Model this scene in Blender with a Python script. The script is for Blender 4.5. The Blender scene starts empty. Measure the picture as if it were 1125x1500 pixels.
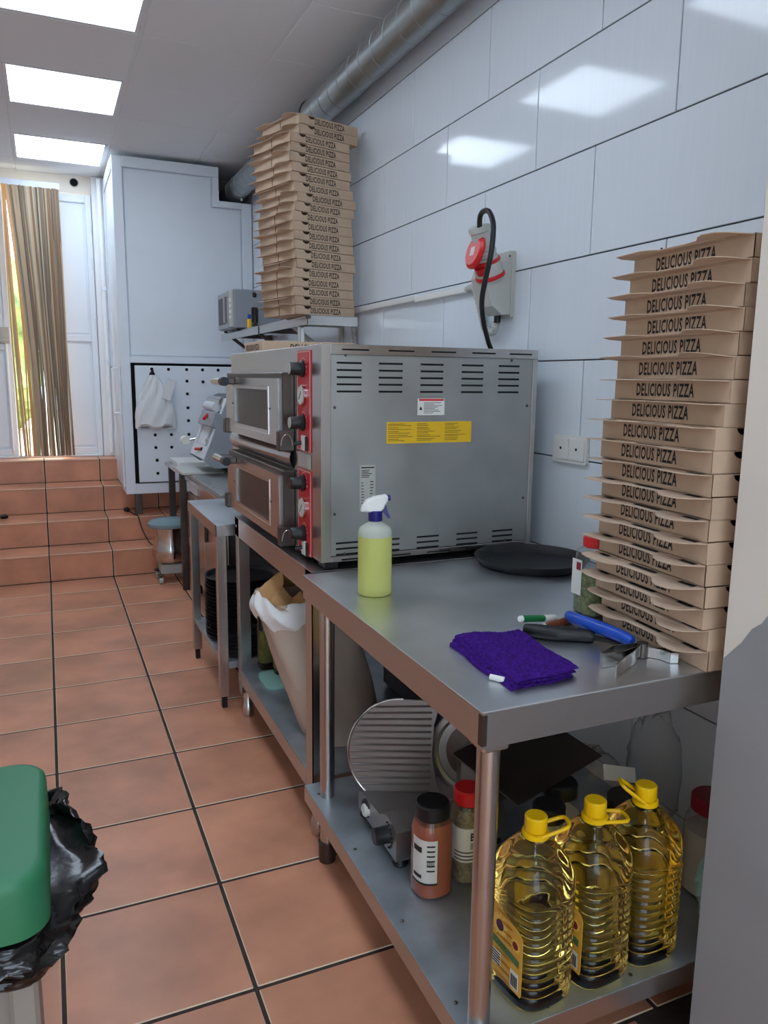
import bpy, bmesh, math, random
from mathutils import Vector, Matrix
random.seed(7)
S = bpy.context.scene
COL = S.collection
pi = math.pi

# ------------------------------------------------------------------ camera
F_PX, PITCH, YAW, ROLL, HEYE = 1117.5, 0.17209446, 0.41500062, 0.01163711, 1.3633
cy, sy, cp, sp = math.cos(YAW), math.sin(YAW), math.cos(PITCH), math.sin(PITCH)
fw = Vector((sy * cp, cy * cp, -sp)); r0 = Vector((cy, -sy, 0)); u0 = r0.cross(fw)
cr, sr = math.cos(ROLL), math.sin(ROLL)
rt = cr * r0 + sr * u0; up = -sr * r0 + cr * u0
cd = bpy.data.cameras.new('camera'); cam = bpy.data.objects.new('camera', cd); COL.objects.link(cam)
cam.matrix_world = Matrix((rt, up, -fw)).transposed().to_4x4()
cam.location = (0, 0, HEYE)
cd.sensor_fit = 'HORIZONTAL'; cd.sensor_width = 36; cd.lens = 36 * F_PX / 1125; cd.clip_start = .05
S.camera = cam

# ------------------------------------------------------------------ world, sun, exposure
W = bpy.data.worlds.new('daylight'); S.world = W; W.use_nodes = True
bg = W.node_tree.nodes['Background']
bg.inputs['Color'].default_value = (.72, .86, 1.0, 1); bg.inputs['Strength'].default_value = 4.5
sl = bpy.data.lights.new('sun', 'SUN'); sl.energy = 6; sl.angle = .01; sl.color = (1, .86, .68)
sun = bpy.data.objects.new('sun', sl); COL.objects.link(sun)
sun.rotation_euler = Vector((.42, -.62, -.66)).to_track_quat('-Z', 'Y').to_euler()
PANEL_EMIT = 7.0
pl_ = bpy.data.lights.new('window_portal', 'AREA'); pl_.shape = 'RECTANGLE'; pl_.size = 2.6; pl_.size_y = 2.4; pl_.cycles.is_portal = True
portal = bpy.data.objects.new('window_portal', pl_); COL.objects.link(portal); portal.location = (-.3, -2.7, 1.36); portal.rotation_euler = (pi / 2, 0, pi)
S.view_settings.view_transform = 'Standard'; S.view_settings.look = 'None'
S.view_settings.exposure = 0.22; S.view_settings.gamma = 1; S.view_settings.use_curve_mapping = False
S.cycles.use_denoising = True
S.cycles.max_bounces = 10; S.cycles.diffuse_bounces = 4; S.cycles.glossy_bounces = 5
S.cycles.transmission_bounces = 10; S.cycles.transparent_max_bounces = 16
S.cycles.sample_clamp_indirect = 6

# ------------------------------------------------------------------ materials
def lin(c):
    return tuple(((v / 255) / 12.92 if v / 255 < .04045 else ((v / 255 + .055) / 1.055) ** 2.4) for v in c)
MATS = {}
def mat(name, rgb, rough=.5, metal=0, trans=0, ior=1.45, var=0, scale=8, stretch=(1, 1, 1), bump=0, bscale=60,
        emit=0, coat=0, rvar=0, rnd=0, spec=.5, sheen=0, bstretch=(1, 1, 1), alpha=1):
    m = bpy.data.materials.new(name); m.use_nodes = True; MATS[name] = m
    nt = m.node_tree; N = nt.nodes; L = nt.links; b = N['Principled BSDF']
    c = lin(rgb); b.inputs['Base Color'].default_value = (*c, 1)
    b.inputs['Roughness'].default_value = rough; b.inputs['Metallic'].default_value = metal
    b.inputs['Transmission Weight'].default_value = trans; b.inputs['IOR'].default_value = ior
    b.inputs['Specular IOR Level'].default_value = spec
    b.inputs['Coat Weight'].default_value = coat
    b.inputs['Sheen Weight'].default_value = sheen
    b.inputs['Alpha'].default_value = alpha
    if emit:
        b.inputs['Emission Color'].default_value = (*c, 1); b.inputs['Emission Strength'].default_value = emit
    tc = N.new('ShaderNodeTexCoord')
    src = None
    if var or rnd:
        col = None
        if var:
            mp = N.new('ShaderNodeMapping'); mp.inputs['Scale'].default_value = stretch
            L.new(tc.outputs['Object'], mp.inputs['Vector'])
            nz = N.new('ShaderNodeTexNoise'); nz.inputs['Scale'].default_value = scale; nz.inputs['Detail'].default_value = 5
            if rnd:
                oi = N.new('ShaderNodeObjectInfo'); ad = N.new('ShaderNodeVectorMath'); ad.operation = 'ADD'
                mu = N.new('ShaderNodeMath'); mu.operation = 'MULTIPLY'; mu.inputs[1].default_value = 50
                L.new(oi.outputs['Random'], mu.inputs[0]); L.new(mp.outputs[0], ad.inputs[0]); L.new(mu.outputs[0], ad.inputs[1])
                L.new(ad.outputs[0], nz.inputs['Vector'])
            else:
                L.new(mp.outputs[0], nz.inputs['Vector'])
            rp = N.new('ShaderNodeValToRGB'); rp.color_ramp.elements[0].position = .18; rp.color_ramp.elements[1].position = .82; rp.color_ramp.interpolation = 'EASE'; var *= 1.4
            rp.color_ramp.elements[0].color = (*[v * (1 - var) for v in c], 1)
            rp.color_ramp.elements[1].color = (*[min(1, v * (1 + var)) for v in c], 1)
            L.new(nz.outputs['Fac'], rp.inputs['Fac']); col = rp.outputs[0]
            if rvar:
                mr = N.new('ShaderNodeMapRange'); mr.inputs['From Min'].default_value = .15; mr.inputs['From Max'].default_value = .85
                mr.inputs['To Min'].default_value = max(0.02, rough - rvar); mr.inputs['To Max'].default_value = rough + rvar
                L.new(nz.outputs['Fac'], mr.inputs['Value']); L.new(mr.outputs[0], b.inputs['Roughness'])
        if rnd:
            oi = N.new('ShaderNodeObjectInfo'); hs = N.new('ShaderNodeHueSaturation')
            mr2 = N.new('ShaderNodeMapRange'); mr2.inputs['To Min'].default_value = 1 - rnd; mr2.inputs['To Max'].default_value = 1 + rnd
            L.new(oi.outputs['Random'], mr2.inputs['Value']); L.new(mr2.outputs[0], hs.inputs['Value'])
            if col: L.new(col, hs.inputs['Color'])
            else: hs.inputs['Color'].default_value = (*c, 1)
            col = hs.outputs[0]
        L.new(col, b.inputs['Base Color'])
    if bump:
        mp2 = N.new('ShaderNodeMapping'); mp2.inputs['Scale'].default_value = bstretch
        L.new(tc.outputs['Object'], mp2.inputs['Vector'])
        n2 = N.new('ShaderNodeTexNoise'); n2.inputs['Scale'].default_value = bscale; n2.inputs['Detail'].default_value = 4
        L.new(mp2.outputs[0], n2.inputs['Vector'])
        bp = N.new('ShaderNodeBump'); bp.inputs['Strength'].default_value = bump; bp.inputs['Distance'].default_value = .004
        L.new(n2.outputs['Fac'], bp.inputs['Height']); L.new(bp.outputs[0], b.inputs['Normal'])
    return m
def film(name, rgb, opac, rough=.08, bump=0, bscale=40):
    """thin clear plastic: mostly transparent sheet with a glossy skin"""
    m = bpy.data.materials.new(name); m.use_nodes = True; MATS[name] = m
    nt = m.node_tree; N = nt.nodes; L = nt.links; N.remove(N['Principled BSDF']); out = N['Material Output']
    c = lin(rgb)
    tr = N.new('ShaderNodeBsdfTransparent'); tr.inputs[0].default_value = (*[v ** .25 for v in c], 1)
    df = N.new('ShaderNodeBsdfDiffuse'); df.inputs[0].default_value = (*c, 1)
    gl = N.new('ShaderNodeBsdfGlossy'); gl.inputs['Roughness'].default_value = rough
    lw = N.new('ShaderNodeLayerWeight'); lw.inputs[0].default_value = .5
    pw = N.new('ShaderNodeMath'); pw.operation = 'POWER'; pw.inputs[1].default_value = 3.5; L.new(lw.outputs['Facing'], pw.inputs[0])
    fr = N.new('ShaderNodeMath'); fr.operation = 'MULTIPLY_ADD'; fr.inputs[1].default_value = .75; fr.inputs[2].default_value = .045; L.new(pw.outputs[0], fr.inputs[0])
    m1 = N.new('ShaderNodeMixShader'); m1.inputs[0].default_value = opac; L.new(tr.outputs[0], m1.inputs[1]); L.new(df.outputs[0], m1.inputs[2])
    m2 = N.new('ShaderNodeMixShader'); L.new(fr.outputs[0], m2.inputs[0]); L.new(m1.outputs[0], m2.inputs[1]); L.new(gl.outputs[0], m2.inputs[2])
    L.new(m2.outputs[0], out.inputs[0])
    if bump:
        n2 = N.new('ShaderNodeTexNoise'); n2.inputs['Scale'].default_value = bscale
        bp = N.new('ShaderNodeBump'); bp.inputs['Strength'].default_value = bump; bp.inputs['Distance'].default_value = .01
        L.new(n2.outputs['Fac'], bp.inputs['Height']); L.new(bp.outputs[0], gl.inputs['Normal'])
    return m

terracotta = mat('terracotta', (202, 140, 110), .34, var=.19, scale=4, rvar=.08, rnd=.05, bump=.06, bscale=90)
tile_edge = mat('tile_edge', (226, 198, 170), .6)  # pale worn glaze on the chamfers, with the edge highlight coloured in
grout = mat('dark_grout', (62, 50, 44), .9, var=.2, scale=30)
walltile = mat('glazed_wall_tile', (222, 230, 238), .08, var=.012, scale=14, stretch=(1, 6, .3), rvar=.03, rnd=.012)
wall_joint = mat('wall_joint', (60, 66, 72), .9)
ceilmat = mat('ceiling_tile', (236, 238, 240), .8, bump=.08, bscale=200, rnd=.015)
gridmat = mat('ceiling_grid', (238, 240, 242), .6)
white_paint = mat('white_paint', (244, 246, 248), .4, var=.02, scale=3)
white_metal = mat('white_metal', (232, 239, 247), .32, var=.015, scale=3, rvar=.05)
lintel_paint = mat('cream_paint', (250, 240, 226), .6)
warm_wall = mat('left_wall_paint', (228, 224, 218), .7, var=.03, scale=2)
pillar_white = mat('pillar_white', (222, 214, 202), .55, var=.03, scale=3, bump=.05, bscale=30)
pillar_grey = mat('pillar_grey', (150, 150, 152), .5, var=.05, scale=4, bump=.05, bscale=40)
steel = mat('brushed_steel', (192, 189, 187), .26, 1, var=.015, scale=40, stretch=(1, 1, .05), rvar=.02)
steel_h = mat('steel_brushed_lengthwise', (190, 187, 185), .29, 1, var=.015, scale=40, stretch=(1, .05, 1), rvar=.02)
steel_top = mat('steel_worktop', (216, 220, 224), .36, 1, var=.08, scale=5, rvar=.08)
steel_bright = mat('polished_steel', (205, 203, 200), .14, 1)
galv = mat('galvanised_sheet', (170, 172, 170), .40, .8, var=.06, scale=9, rvar=.06, bump=.03, bscale=40)
galv_shelf = mat('galvanised_shelf', (168, 176, 182), .42, .75, var=.12, scale=14, rvar=.08)
duct_m = mat('spiral_duct', (160, 166, 166), .36, .9, var=.05, scale=9, rvar=.05)
dark_steel = mat('dark_steel', (92, 84, 80), .4, .9, var=.1, scale=12)
black_pl = mat('black_plastic', (22, 22, 24), .42)
black_gl = mat('black_gloss', (16, 16, 18), .2)
black_pan_m = mat('black_pan_enamel', (26, 26, 28), .38, bump=.05, bscale=80)
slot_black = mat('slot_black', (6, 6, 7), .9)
kraft = mat('kraft_card', (196, 168, 142), .78, var=.04, scale=20, rnd=.05, bump=.03, bscale=60)
kraft_in = mat('kraft_flap', (194, 170, 148), .8, rnd=.05)
ink = mat('black_ink', (44, 40, 38), .8)
red_panel = mat('red_panel', (196, 30, 40), .3)
red_pl = mat('red_plastic', (206, 32, 34), .35)
white_pl = mat('white_plastic', (228, 228, 224), .35)
grey_pl = mat('grey_plastic', (186, 186, 180), .45)
gauge_w = mat('gauge_face', (214, 216, 212), .3)
yellow_lab = mat('yellow_label', (222, 178, 30), .5)
white_lab = mat('white_label', (216, 214, 208), .6)
grey_lab = mat('grey_label', (176, 174, 168), .5)
yellow_pl = mat('yellow_plastic', (246, 196, 8), .35)
blue_pl = mat('navy_plastic', (30, 26, 110), .35)
blue_h = mat('blue_handle', (28, 74, 176), .3)
green_pl = mat('green_plastic', (32, 118, 78), .52, spec=.9, bump=.03, bscale=120)
green_mk = mat('green_marker', (16, 110, 56), .35)
brown_mk = mat('brown_marker', (120, 62, 38), .35)
purple = mat('purple_terry', (60, 26, 116), .95, var=.35, scale=150, bump=1.0, bscale=170, spec=.1)
clean_liq = mat('cleaning_liquid_bottle', (232, 234, 140), .3, trans=.45, ior=1.2, spec=.4)
clean_top = mat('bottle_translucent', (222, 228, 214), .4, trans=.35, ior=1.2)
clear_pl = film('clear_plastic', (225, 230, 230), .035)
clear_bag = film('clear_bag', (235, 235, 235), .02, .12, .25, 22)
oil = mat('sunflower_oil', (255, 222, 112), .02, trans=1, ior=1.42)
oil_clear = mat('clear_pet', (250, 236, 190), .03, trans=1, ior=1.12)
paprika = mat('paprika', (166, 76, 42), .45, var=.12, scale=14, coat=.3)
herbs = mat('dried_herbs', (104, 112, 66), .9, var=.55, scale=120, bump=.5, bscale=150)
spice_grey = mat('spice_mix', (122, 108, 78), .8, var=.4, scale=120)
salt = mat('pale_powder', (206, 196, 180), .6)
bag_white = mat('white_bag', (228, 230, 232), .35, bump=.35, bscale=26)
bag_black = mat('black_bag', (16, 15, 16), .16, bump=.15, bscale=30)
flour_paper = mat('flour_sack_paper', (186, 166, 150), .7, var=.05, scale=8, bump=.25, bscale=14)
flour_white = mat('flour_sack_white', (226, 224, 222), .7, bump=.3, bscale=20)
brown_paper = mat('brown_paper', (186, 140, 92), .8, var=.12, scale=12, bump=.3, bscale=16)
granite = mat('granite_worktop', (142, 146, 146), .3, var=.35, scale=70)
bin_grey = mat('dark_grey_box', (70, 70, 78), .5)
machine_grey = mat('machine_grey', (150, 156, 164), .4)
machine_white = mat('machine_white', (214, 220, 226), .35)
teal = mat('teal_plastic', (150, 196, 188), .4)
bowl_lid = mat('bowl_lid_clear', (150, 176, 184), .2, trans=.3, ior=1.2)
bottle_dark = mat('dark_bottle', (30, 22, 18), .15)
olive_lab = mat('olive_label', (96, 92, 44), .5, var=.3, scale=50)
slicer_m = mat('cast_aluminium', (168, 166, 164), .34, .9)
slicer_plate = mat('slicer_plate', (128, 122, 120), .42, .9)
crimson = mat('crimson_lid', (140, 24, 44), .4)
skyblue = mat('light_blue_bag', (150, 190, 180), .5)
leaf = mat('foliage', (150, 168, 96), .8, var=.5, scale=5)
ground_m = mat('outside_ground', (206, 188, 160), .9, var=.1, scale=3)
rim_dark = mat('oven_glass', (70, 66, 64), .06, .0, coat=1)
strip_cols = [mat('strip_brown', (142, 112, 86), .5), mat('strip_beige', (186, 162, 132), .45), mat('strip_taupe', (122, 106, 88), .5),
              mat('strip_grey', (160, 158, 146), .45), mat('strip_sand', (204, 180, 146), .45)]
strip_sunlit = mat('strip_sunlit', (224, 168, 112), .45)  # leftmost strips: warm sunlight put into the colour
lamp_m = mat('light_diffuser', (222, 238, 255), .5, emit=PANEL_EMIT)
orange_card = mat('orange_card', (196, 132, 84), .7)

# ------------------------------------------------------------------ mesh builder
class M:
    def __init__(s): s.v = []; s.f = []; s.m = []
    def add(s, v, f, m=0):
        o = len(s.v); s.v += [tuple(p) for p in v]; s.f += [tuple(i + o for i in q) for q in f]; s.m += [m] * len(f) if isinstance(m, int) else m; return s
    def box(s, a, b, m=0, bev=0, bm=None, T=None):
        a, b = [min(p, q) for p, q in zip(a, b)], [max(p, q) for p, q in zip(a, b)]
        c = [(p + q) / 2 for p, q in zip(a, b)]; h = [(q - p) / 2 for p, q in zip(a, b)]
        if not bev:
            v = [(c[0] + i * h[0], c[1] + j * h[1], c[2] + k * h[2]) for i in (-1, 1) for j in (-1, 1) for k in (-1, 1)]
            f = [(0, 1, 3, 2), (4, 6, 7, 5), (0, 4, 5, 1), (2, 3, 7, 6), (0, 2, 6, 4), (1, 5, 7, 3)]; mm = [m] * 6
        else:
            bev = min(bev, *[x * .49 for x in h]); bm = m if bm is None else bm
            v = []; ix = {}
            for i in (-1, 1):
                for j in (-1, 1):
                    for k in (-1, 1):
                        for ax in range(3):
                            sg = (i, j, k); ix[(i, j, k, ax)] = len(v)
                            v.append(tuple(c[t] + sg[t] * (h[t] - (0 if t == ax else bev)) for t in range(3)))
            f = []; mm = []
            for ax in range(3):
                o = [t for t in range(3) if t != ax]
                for sg in (-1, 1):
                    q = []
                    for p in ((-1, -1), (1, -1), (1, 1), (-1, 1)):
                        t = [0, 0, 0]; t[ax] = sg; t[o[0]] = p[0]; t[o[1]] = p[1]; q.append(ix[(*t, ax)])
                    f.append(tuple(q)); mm.append(m)
                for p in ((-1, -1), (1, -1), (1, 1), (-1, 1)):
                    t1 = [0, 0, 0]; t1[o[0]] = p[0]; t1[o[1]] = p[1]; t2 = t1[:]; t1[ax] = -1; t2[ax] = 1
                    f.append((ix[(*t1, o[0])], ix[(*t2, o[0])], ix[(*t2, o[1])], ix[(*t1, o[1])])); mm.append(bm)
            for i in (-1, 1):
                for j in (-1, 1):
                    for k in (-1, 1):
                        f.append(tuple(ix[(i, j, k, ax)] for ax in range(3))); mm.append(bm)
        if T is not None: v = [T @ Vector(p) for p in v]
        return s.add(v, f, mm)
    def tube(s, pts, r, n=10, m=0, caps=True, closed=False):
        pts = [Vector(p) for p in pts]; k = len(pts); rs = r if isinstance(r, (list, tuple)) else [r] * k
        d0 = (pts[1] - pts[0]).normalized(); a = d0.orthogonal().normalized(); v = []
        for i in range(k):
            if closed: t = pts[(i + 1) % k] - pts[i - 1]
            else: t = pts[min(i + 1, k - 1)] - pts[max(i - 1, 0)]
            t.normalize(); a = (a - t * a.dot(t)).normalized(); b = t.cross(a)
            for j in range(n):
                w = 2 * pi * j / n; v.append(pts[i] + (a * math.cos(w) + b * math.sin(w)) * rs[i])
        f = [(i * n + j, i * n + (j + 1) % n, ((i + 1) % k) * n + (j + 1) % n, ((i + 1) % k) * n + j) for i in range(k if closed else k - 1) for j in range(n)]
        if caps and not closed: f += [tuple(range(n - 1, -1, -1)), tuple(range((k - 1) * n, k * n))]
        return s.add(v, f, m)
    def cyl(s, a, b, r, n=20, m=0, r2=None, caps=True): return s.tube([a, b], [r, r if r2 is None else r2], n, m, caps)
    def lathe(s, prof, c=(0, 0, 0), n=28, m=0, sq=2.0, sx=1, sy=1, rib=None, T=None):
        v = []; k = len(prof)
        for (r, z) in prof:
            for j in range(n):
                w = 2 * pi * j / n; q = 1.0
                if sq != 2.0: q = (abs(math.cos(w)) ** sq + abs(math.sin(w)) ** sq) ** (-1 / sq)
                p = Vector((r * q * math.cos(w) * sx, r * q * math.sin(w) * sy, z))
                if T is not None: p = T @ p
                v.append((c[0] + p.x, c[1] + p.y, c[2] + p.z))
        f = [(i * n + j, i * n + (j + 1) % n, (i + 1) * n + (j + 1) % n, (i + 1) * n + j) for i in range(k - 1) for j in range(n)]
        f += [tuple(range(n - 1, -1, -1)), tuple(range((k - 1) * n, k * n))]
        return s.add(v, f, m)
    def prism(s, poly, T, h, m=0, side=None):
        """polygon (x,y) extruded by h along local z, placed by matrix T"""
        n = len(poly); v = [T @ Vector((x, y, 0)) for x, y in poly] + [T @ Vector((x, y, h)) for x, y in poly]
        f = [tuple(range(n - 1, -1, -1)), tuple(range(n, 2 * n))] + [(i, (i + 1) % n, n + (i + 1) % n, n + i) for i in range(n)]
        return s.add(v, f, [m, m] + [m if side is None else side] * n)
    def grid(s, fn, nu, nv, m=0, wrap=False):
        v = [fn(i / (nu - (0 if wrap else 1)), j / (nv - 1)) for j in range(nv) for i in range(nu)]
        f = [(j * nu + i, j * nu + (i + 1) % nu, (j + 1) * nu + (i + 1) % nu, (j + 1) * nu + i) for j in range(nv - 1) for i in range(nu if wrap else nu - 1)]
        return s.add(v, f, m)
    def mesh(s, name, mats, off=(0, 0, 0), smooth=True, ang=35, fix=True):
        me = bpy.data.meshes.new(name)
        me.from_pydata([(x - off[0], y - off[1], z - off[2]) for x, y, z in s.v], [], s.f)
        for t in (mats if isinstance(mats, (list, tuple)) else [mats]): me.materials.append(t)
        me.polygons.foreach_set('material_index', s.m)
        if fix:
            bm = bmesh.new(); bm.from_mesh(me); bmesh.ops.recalc_face_normals(bm, faces=bm.faces); bm.to_mesh(me); bm.free()
        if smooth:
            me.polygons.foreach_set('use_smooth', [True] * len(me.polygons)); me.set_sharp_from_angle(angle=math.radians(ang))
        me.update(); return me

ORG = {}
def link(name, me, parent=None, loc=(0, 0, 0)):
    o = bpy.data.objects.new(name, me); COL.objects.link(o)
    if parent is not None: o.parent = parent
    o.location = loc; return o
def tag(o, label=None, cat=None, group=None, kind=None):
    for k, v in (('label', label), ('category', cat), ('group', group), ('kind', kind)):
        if v: o[k] = v
    return o
def thing(name, label, cat, loc=(0, 0, 0), rotz=0, group=None):
    o = bpy.data.objects.new(name, None); COL.objects.link(o); o.empty_display_size = .05
    o.location = loc; o.rotation_euler = (0, 0, rotz); ORG[o] = Vector(loc); return tag(o, label, cat, group)
def part(name, mb, mats, parent, label=None, local=False, **k):
    """parts are written in world coordinates unless local=True"""
    off = (0, 0, 0) if local else ORG.get(parent, Vector((0, 0, 0)))
    o = link(name, mb.mesh(name, mats, off, **k), parent)
    ORG[o] = Vector((0, 0, 0)) if local else Vector(off)
    if label: o['label'] = label
    return o
def solo(name, mb, mats, label, cat, group=None, **k):
    xs, ys, zs = zip(*mb.v); c = Vector(((min(xs) + max(xs)) / 2, (min(ys) + max(ys)) / 2, min(zs)))
    o = link(name, mb.mesh(name, mats, c, **k)); o.location = c; ORG[o] = c
    return tag(o, label, cat, group)
def struct(name, mb, mats, parent=None, **k):
    o = link(name, mb.mesh(name, mats, **k), parent); ORG[o] = Vector((0, 0, 0))
    if parent is None: o['kind'] = 'structure'
    return o
def dup(o, loc=None, rotz=None, label=None):
    r = o.copy(); COL.objects.link(r)
    if loc is not None: r.location = loc
    if rotz is not None: r.rotation_euler[2] = rotz
    if label: r['label'] = label
    for ch in o.children:
        c = ch.copy(); COL.objects.link(c); c.parent = r
        for g in ch.children:
            d = g.copy(); COL.objects.link(d); d.parent = c
    return r
ORDN = ['', 'lowest', 'second', 'third', 'fourth', 'fifth', 'sixth', 'seventh', 'eighth', 'ninth', 'tenth', 'eleventh', 'twelfth', 'thirteenth',
        'fourteenth', 'fifteenth', 'sixteenth', 'seventeenth', 'eighteenth', 'nineteenth', 'twentieth', 'topmost']
def ordinal(i, n): return 'lowest' if i == 1 else 'topmost' if i == n else ORDN[i] + ' from the bottom'
_tx = {}
def text_geo(t, bold=.028):
    if (t, bold) in _tx: return _tx[(t, bold)]
    cu = bpy.data.curves.new('t', 'FONT'); cu.body = t; cu.size = 1; cu.offset = bold; cu.space_character = 1.12; cu.resolution_u = 2
    o = bpy.data.objects.new('t', cu); COL.objects.link(o)
    dg = bpy.context.evaluated_depsgraph_get(); me = o.evaluated_get(dg).to_mesh()
    v = [tuple(p.co) for p in me.vertices]; f = [tuple(p.vertices) for p in me.polygons]
    o.evaluated_get(dg).to_mesh_clear(); bpy.data.objects.remove(o); bpy.data.curves.remove(cu)
    x0 = min(p[0] for p in v); x1 = max(p[0] for p in v); y0 = min(p[1] for p in v); y1 = max(p[1] for p in v)
    v = [((p[0] - x0) / (x1 - x0), (p[1] - y0) / (y1 - y0)) for p in v]
    _tx[(t, bold)] = (v, f); return v, f
def put_text(mb, t, org, ex, ey, m=0, bold=.028):
    """text stretched over the parallelogram org, org+ex, org+ey"""
    v, f = text_geo(t, bold); org, ex, ey = Vector(org), Vector(ex), Vector(ey)
    return mb.add([org + ex * a + ey * b for a, b in v], f, m)
def lines(mb, org, ex, ey, rows, thick=.35, m=0, fill=(.6, 1), gap=0):
    """rows of small print as thin flat bars"""
    org, ex, ey = Vector(org), Vector(ex), Vector(ey); n = ex.cross(ey).normalized() * .0002
    for i in range(rows):
        a = (i + .5 - thick / 2) / rows; b = (i + .5 + thick / 2) / rows; w = random.uniform(*fill)
        mb.add([org + ey * a + n, org + ex * w + ey * a + n, org + ex * w + ey * b + n, org + ey * b + n], [(0, 1, 2, 3)], m)
    return mb
def rot_frame(x, y, z, o=(0, 0, 0)):
    m = Matrix((Vector(x), Vector(y), Vector(z))).transposed().to_4x4(); m.translation = Vector(o); return m
XY = lambda o=(0, 0, 0): Matrix.Translation(o)
MX = lambda x: rot_frame((0, 1, 0), (0, 0, 1), (1, 0, 0), (x, 0, 0))      # (a,b) -> (y,z) at x, extruding +x
MY = lambda y: rot_frame((1, 0, 0), (0, 0, 1), (0, -1, 0), (0, y, 0))     # (a,b) -> (x,z) at y, extruding -y
def rrect(x0, y0, x1, y1, r, n=5):
    p = []
    for cx, cy_, a0 in ((x1 - r, y0 + r, -pi / 2), (x1 - r, y1 - r, 0), (x0 + r, y1 - r, pi / 2), (x0 + r, y0 + r, pi)):
        for i in range(n + 1):
            a = a0 + i / n * pi / 2; p.append((cx + r * math.cos(a), cy_ + r * math.sin(a)))
    return p

# ------------------------------------------------------------------ room shell
XW, XL, YB, YF, CZ = 1.467, -1.7, 6.65, -2.6, 2.871
YRET, XPIL = .957, 1.097
YST = [5.435, 5.728, 6.081, 6.398]; ZST = [.185, .359, .547, .722]

def clip_tiles(parent, name, cells, axis, mats, thick, bev, bm=1):
    """cells: (a0,b0,a1,b1) in the plane's own axes; one object per tile, alike ones share a mesh"""
    cache = {}
    for a0, b0, a1, b1, d in cells:
        w, h = round(a1 - a0, 3), round(b1 - b0, 3)
        if w < .02 or h < .012: continue
        if (w, h) not in cache:
            mb = M()
            if axis == 'z': mb.box((-w / 2, -h / 2, -thick), (w / 2, h / 2, 0), 0, bev, bm)
            elif axis == 'x': mb.box((0, -w / 2, -h / 2), (thick, w / 2, h / 2), 0, bev, bm)
            else: mb.box((-w / 2, 0, -h / 2), (w / 2, thick, h / 2), 0, bev, bm)
            cache[(w, h)] = mb.mesh(name, mats, smooth=False)
        a, b = (a0 + a1) / 2, (b0 + b1) / 2
        link(name, cache[(w, h)], parent, (a, b, d) if axis == 'z' else (d, a, b) if axis == 'x' else (a, d, b))

floor = struct('floor', M().box((XL, YF, -.06), (XW + .1, YB, -.0022)), grout)
cells = []; g = .0045
for k in range(-6, 5):
    for j in range(0, 21):
        x0, x1 = -.041 + .4 * k, -.041 + .4 * (k + 1); y1, y0 = 5.501 - .4 * j, 5.501 - .4 * (j + 1)
        xm = XW if (y0 + y1) / 2 > YRET else XPIL
        x0, x1, y0, y1 = max(x0, XL), min(x1, xm), max(y0, YF), min(y1, YST[0])
        cells.append((x0 + g, y0 + g, x1 - g, y1 - g, 0))
clip_tiles(floor, 'tile', cells, 'z', [terracotta, tile_edge], .012, .0026)

st = M()
for i, (y, z) in enumerate(zip(YST, ZST)):
    st.box((XL, y + .008, (ZST[i - 1] if i else 0) - .05), (XW, YB, z - .008))
stairs = struct('stairs', st, grout)
cells_r, cells_t = [], []
for i, (y, z) in enumerate(zip(YST, ZST)):
    zb = ZST[i - 1] if i else 0; yn = YST[i + 1] if i < 3 else YB
    for k in range(-6, 5):
        x0, x1 = max(-.041 + .4 * k, XL), min(-.041 + .4 * (k + 1), XW)
        cells_r.append((x0 + .004, zb + .002, x1 - .004, z - .011, y))
        cells_t.append((x0 + .004, y - .004, x1 - .004, yn - .003, z))
clip_tiles(stairs, 'riser_tile', cells_r, 'y', [terracotta, tile_edge], .012, .003)
clip_tiles(stairs, 'tread_tile', cells_t, 'z', [terracotta, tile_edge], .012, .0035)

wr = struct('wall_right', M().box((XW + .005, YRET - .1, 0), (XW + .15, YB + .1, CZ + .1)), wall_joint)
zs = [2.917 - .298 * i for i in range(11)]
cells = []
for i in range(10):
    off = 1.571 if i % 2 == 0 else 1.277
    for k in range(-2, 10):
        y0, y1 = off + .5975 * k, off + .5975 * (k + 1)
        y0, y1 = max(y0, YRET), min(y1, YB); z1, z0 = min(zs[i], CZ), max(zs[i + 1], 0)
        cells.append((y0 + .0022, z0 + .0022, y1 - .0022, z1 - .0022, XW))
clip_tiles(wr, 'wall_tile', cells, 'x', walltile, .012, .0012, 0)

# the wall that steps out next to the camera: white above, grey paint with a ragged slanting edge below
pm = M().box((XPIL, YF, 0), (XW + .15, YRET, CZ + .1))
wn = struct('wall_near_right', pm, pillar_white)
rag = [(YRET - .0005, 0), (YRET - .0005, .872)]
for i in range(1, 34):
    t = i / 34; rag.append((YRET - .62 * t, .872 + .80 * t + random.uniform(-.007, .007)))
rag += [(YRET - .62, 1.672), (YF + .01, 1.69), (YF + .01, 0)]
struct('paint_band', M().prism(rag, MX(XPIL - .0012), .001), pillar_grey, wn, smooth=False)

struct('wall_left', M().box((XL - .12, YF, 0), (XL, YB + .1, CZ + .1)), warm_wall)
wf = M().box((XL - .12, YF - .12, 0), (XW + .15, YF, .12)).box((XL - .12, YF - .12, 2.6), (XW + .15, YF, CZ + .1))
wf.box((XL - .12, YF - .12, .12), (-1.6, YF, 2.6)).box((1.0, YF - .12, .12), (XW + .15, YF, 2.6))
struct('wall_front', wf, warm_wall)
w1 = M()
for x in (-1.6, -.75, .1, .95): w1.box((x, YF - .08, .12), (x + .05, YF - .02, 2.6), 0, .004)
for z in (.12, 2.55): w1.box((-1.6, YF - .085, z), (1.0, YF - .015, z + .05), 0, .004)
win = struct('window_1', w1, white_metal)
for x in (-1.55, -.70, .15): struct('pane', M().box((x, YF - .053, .17), (x + .8, YF - .048, 2.55)), clear_pl, win)

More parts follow.
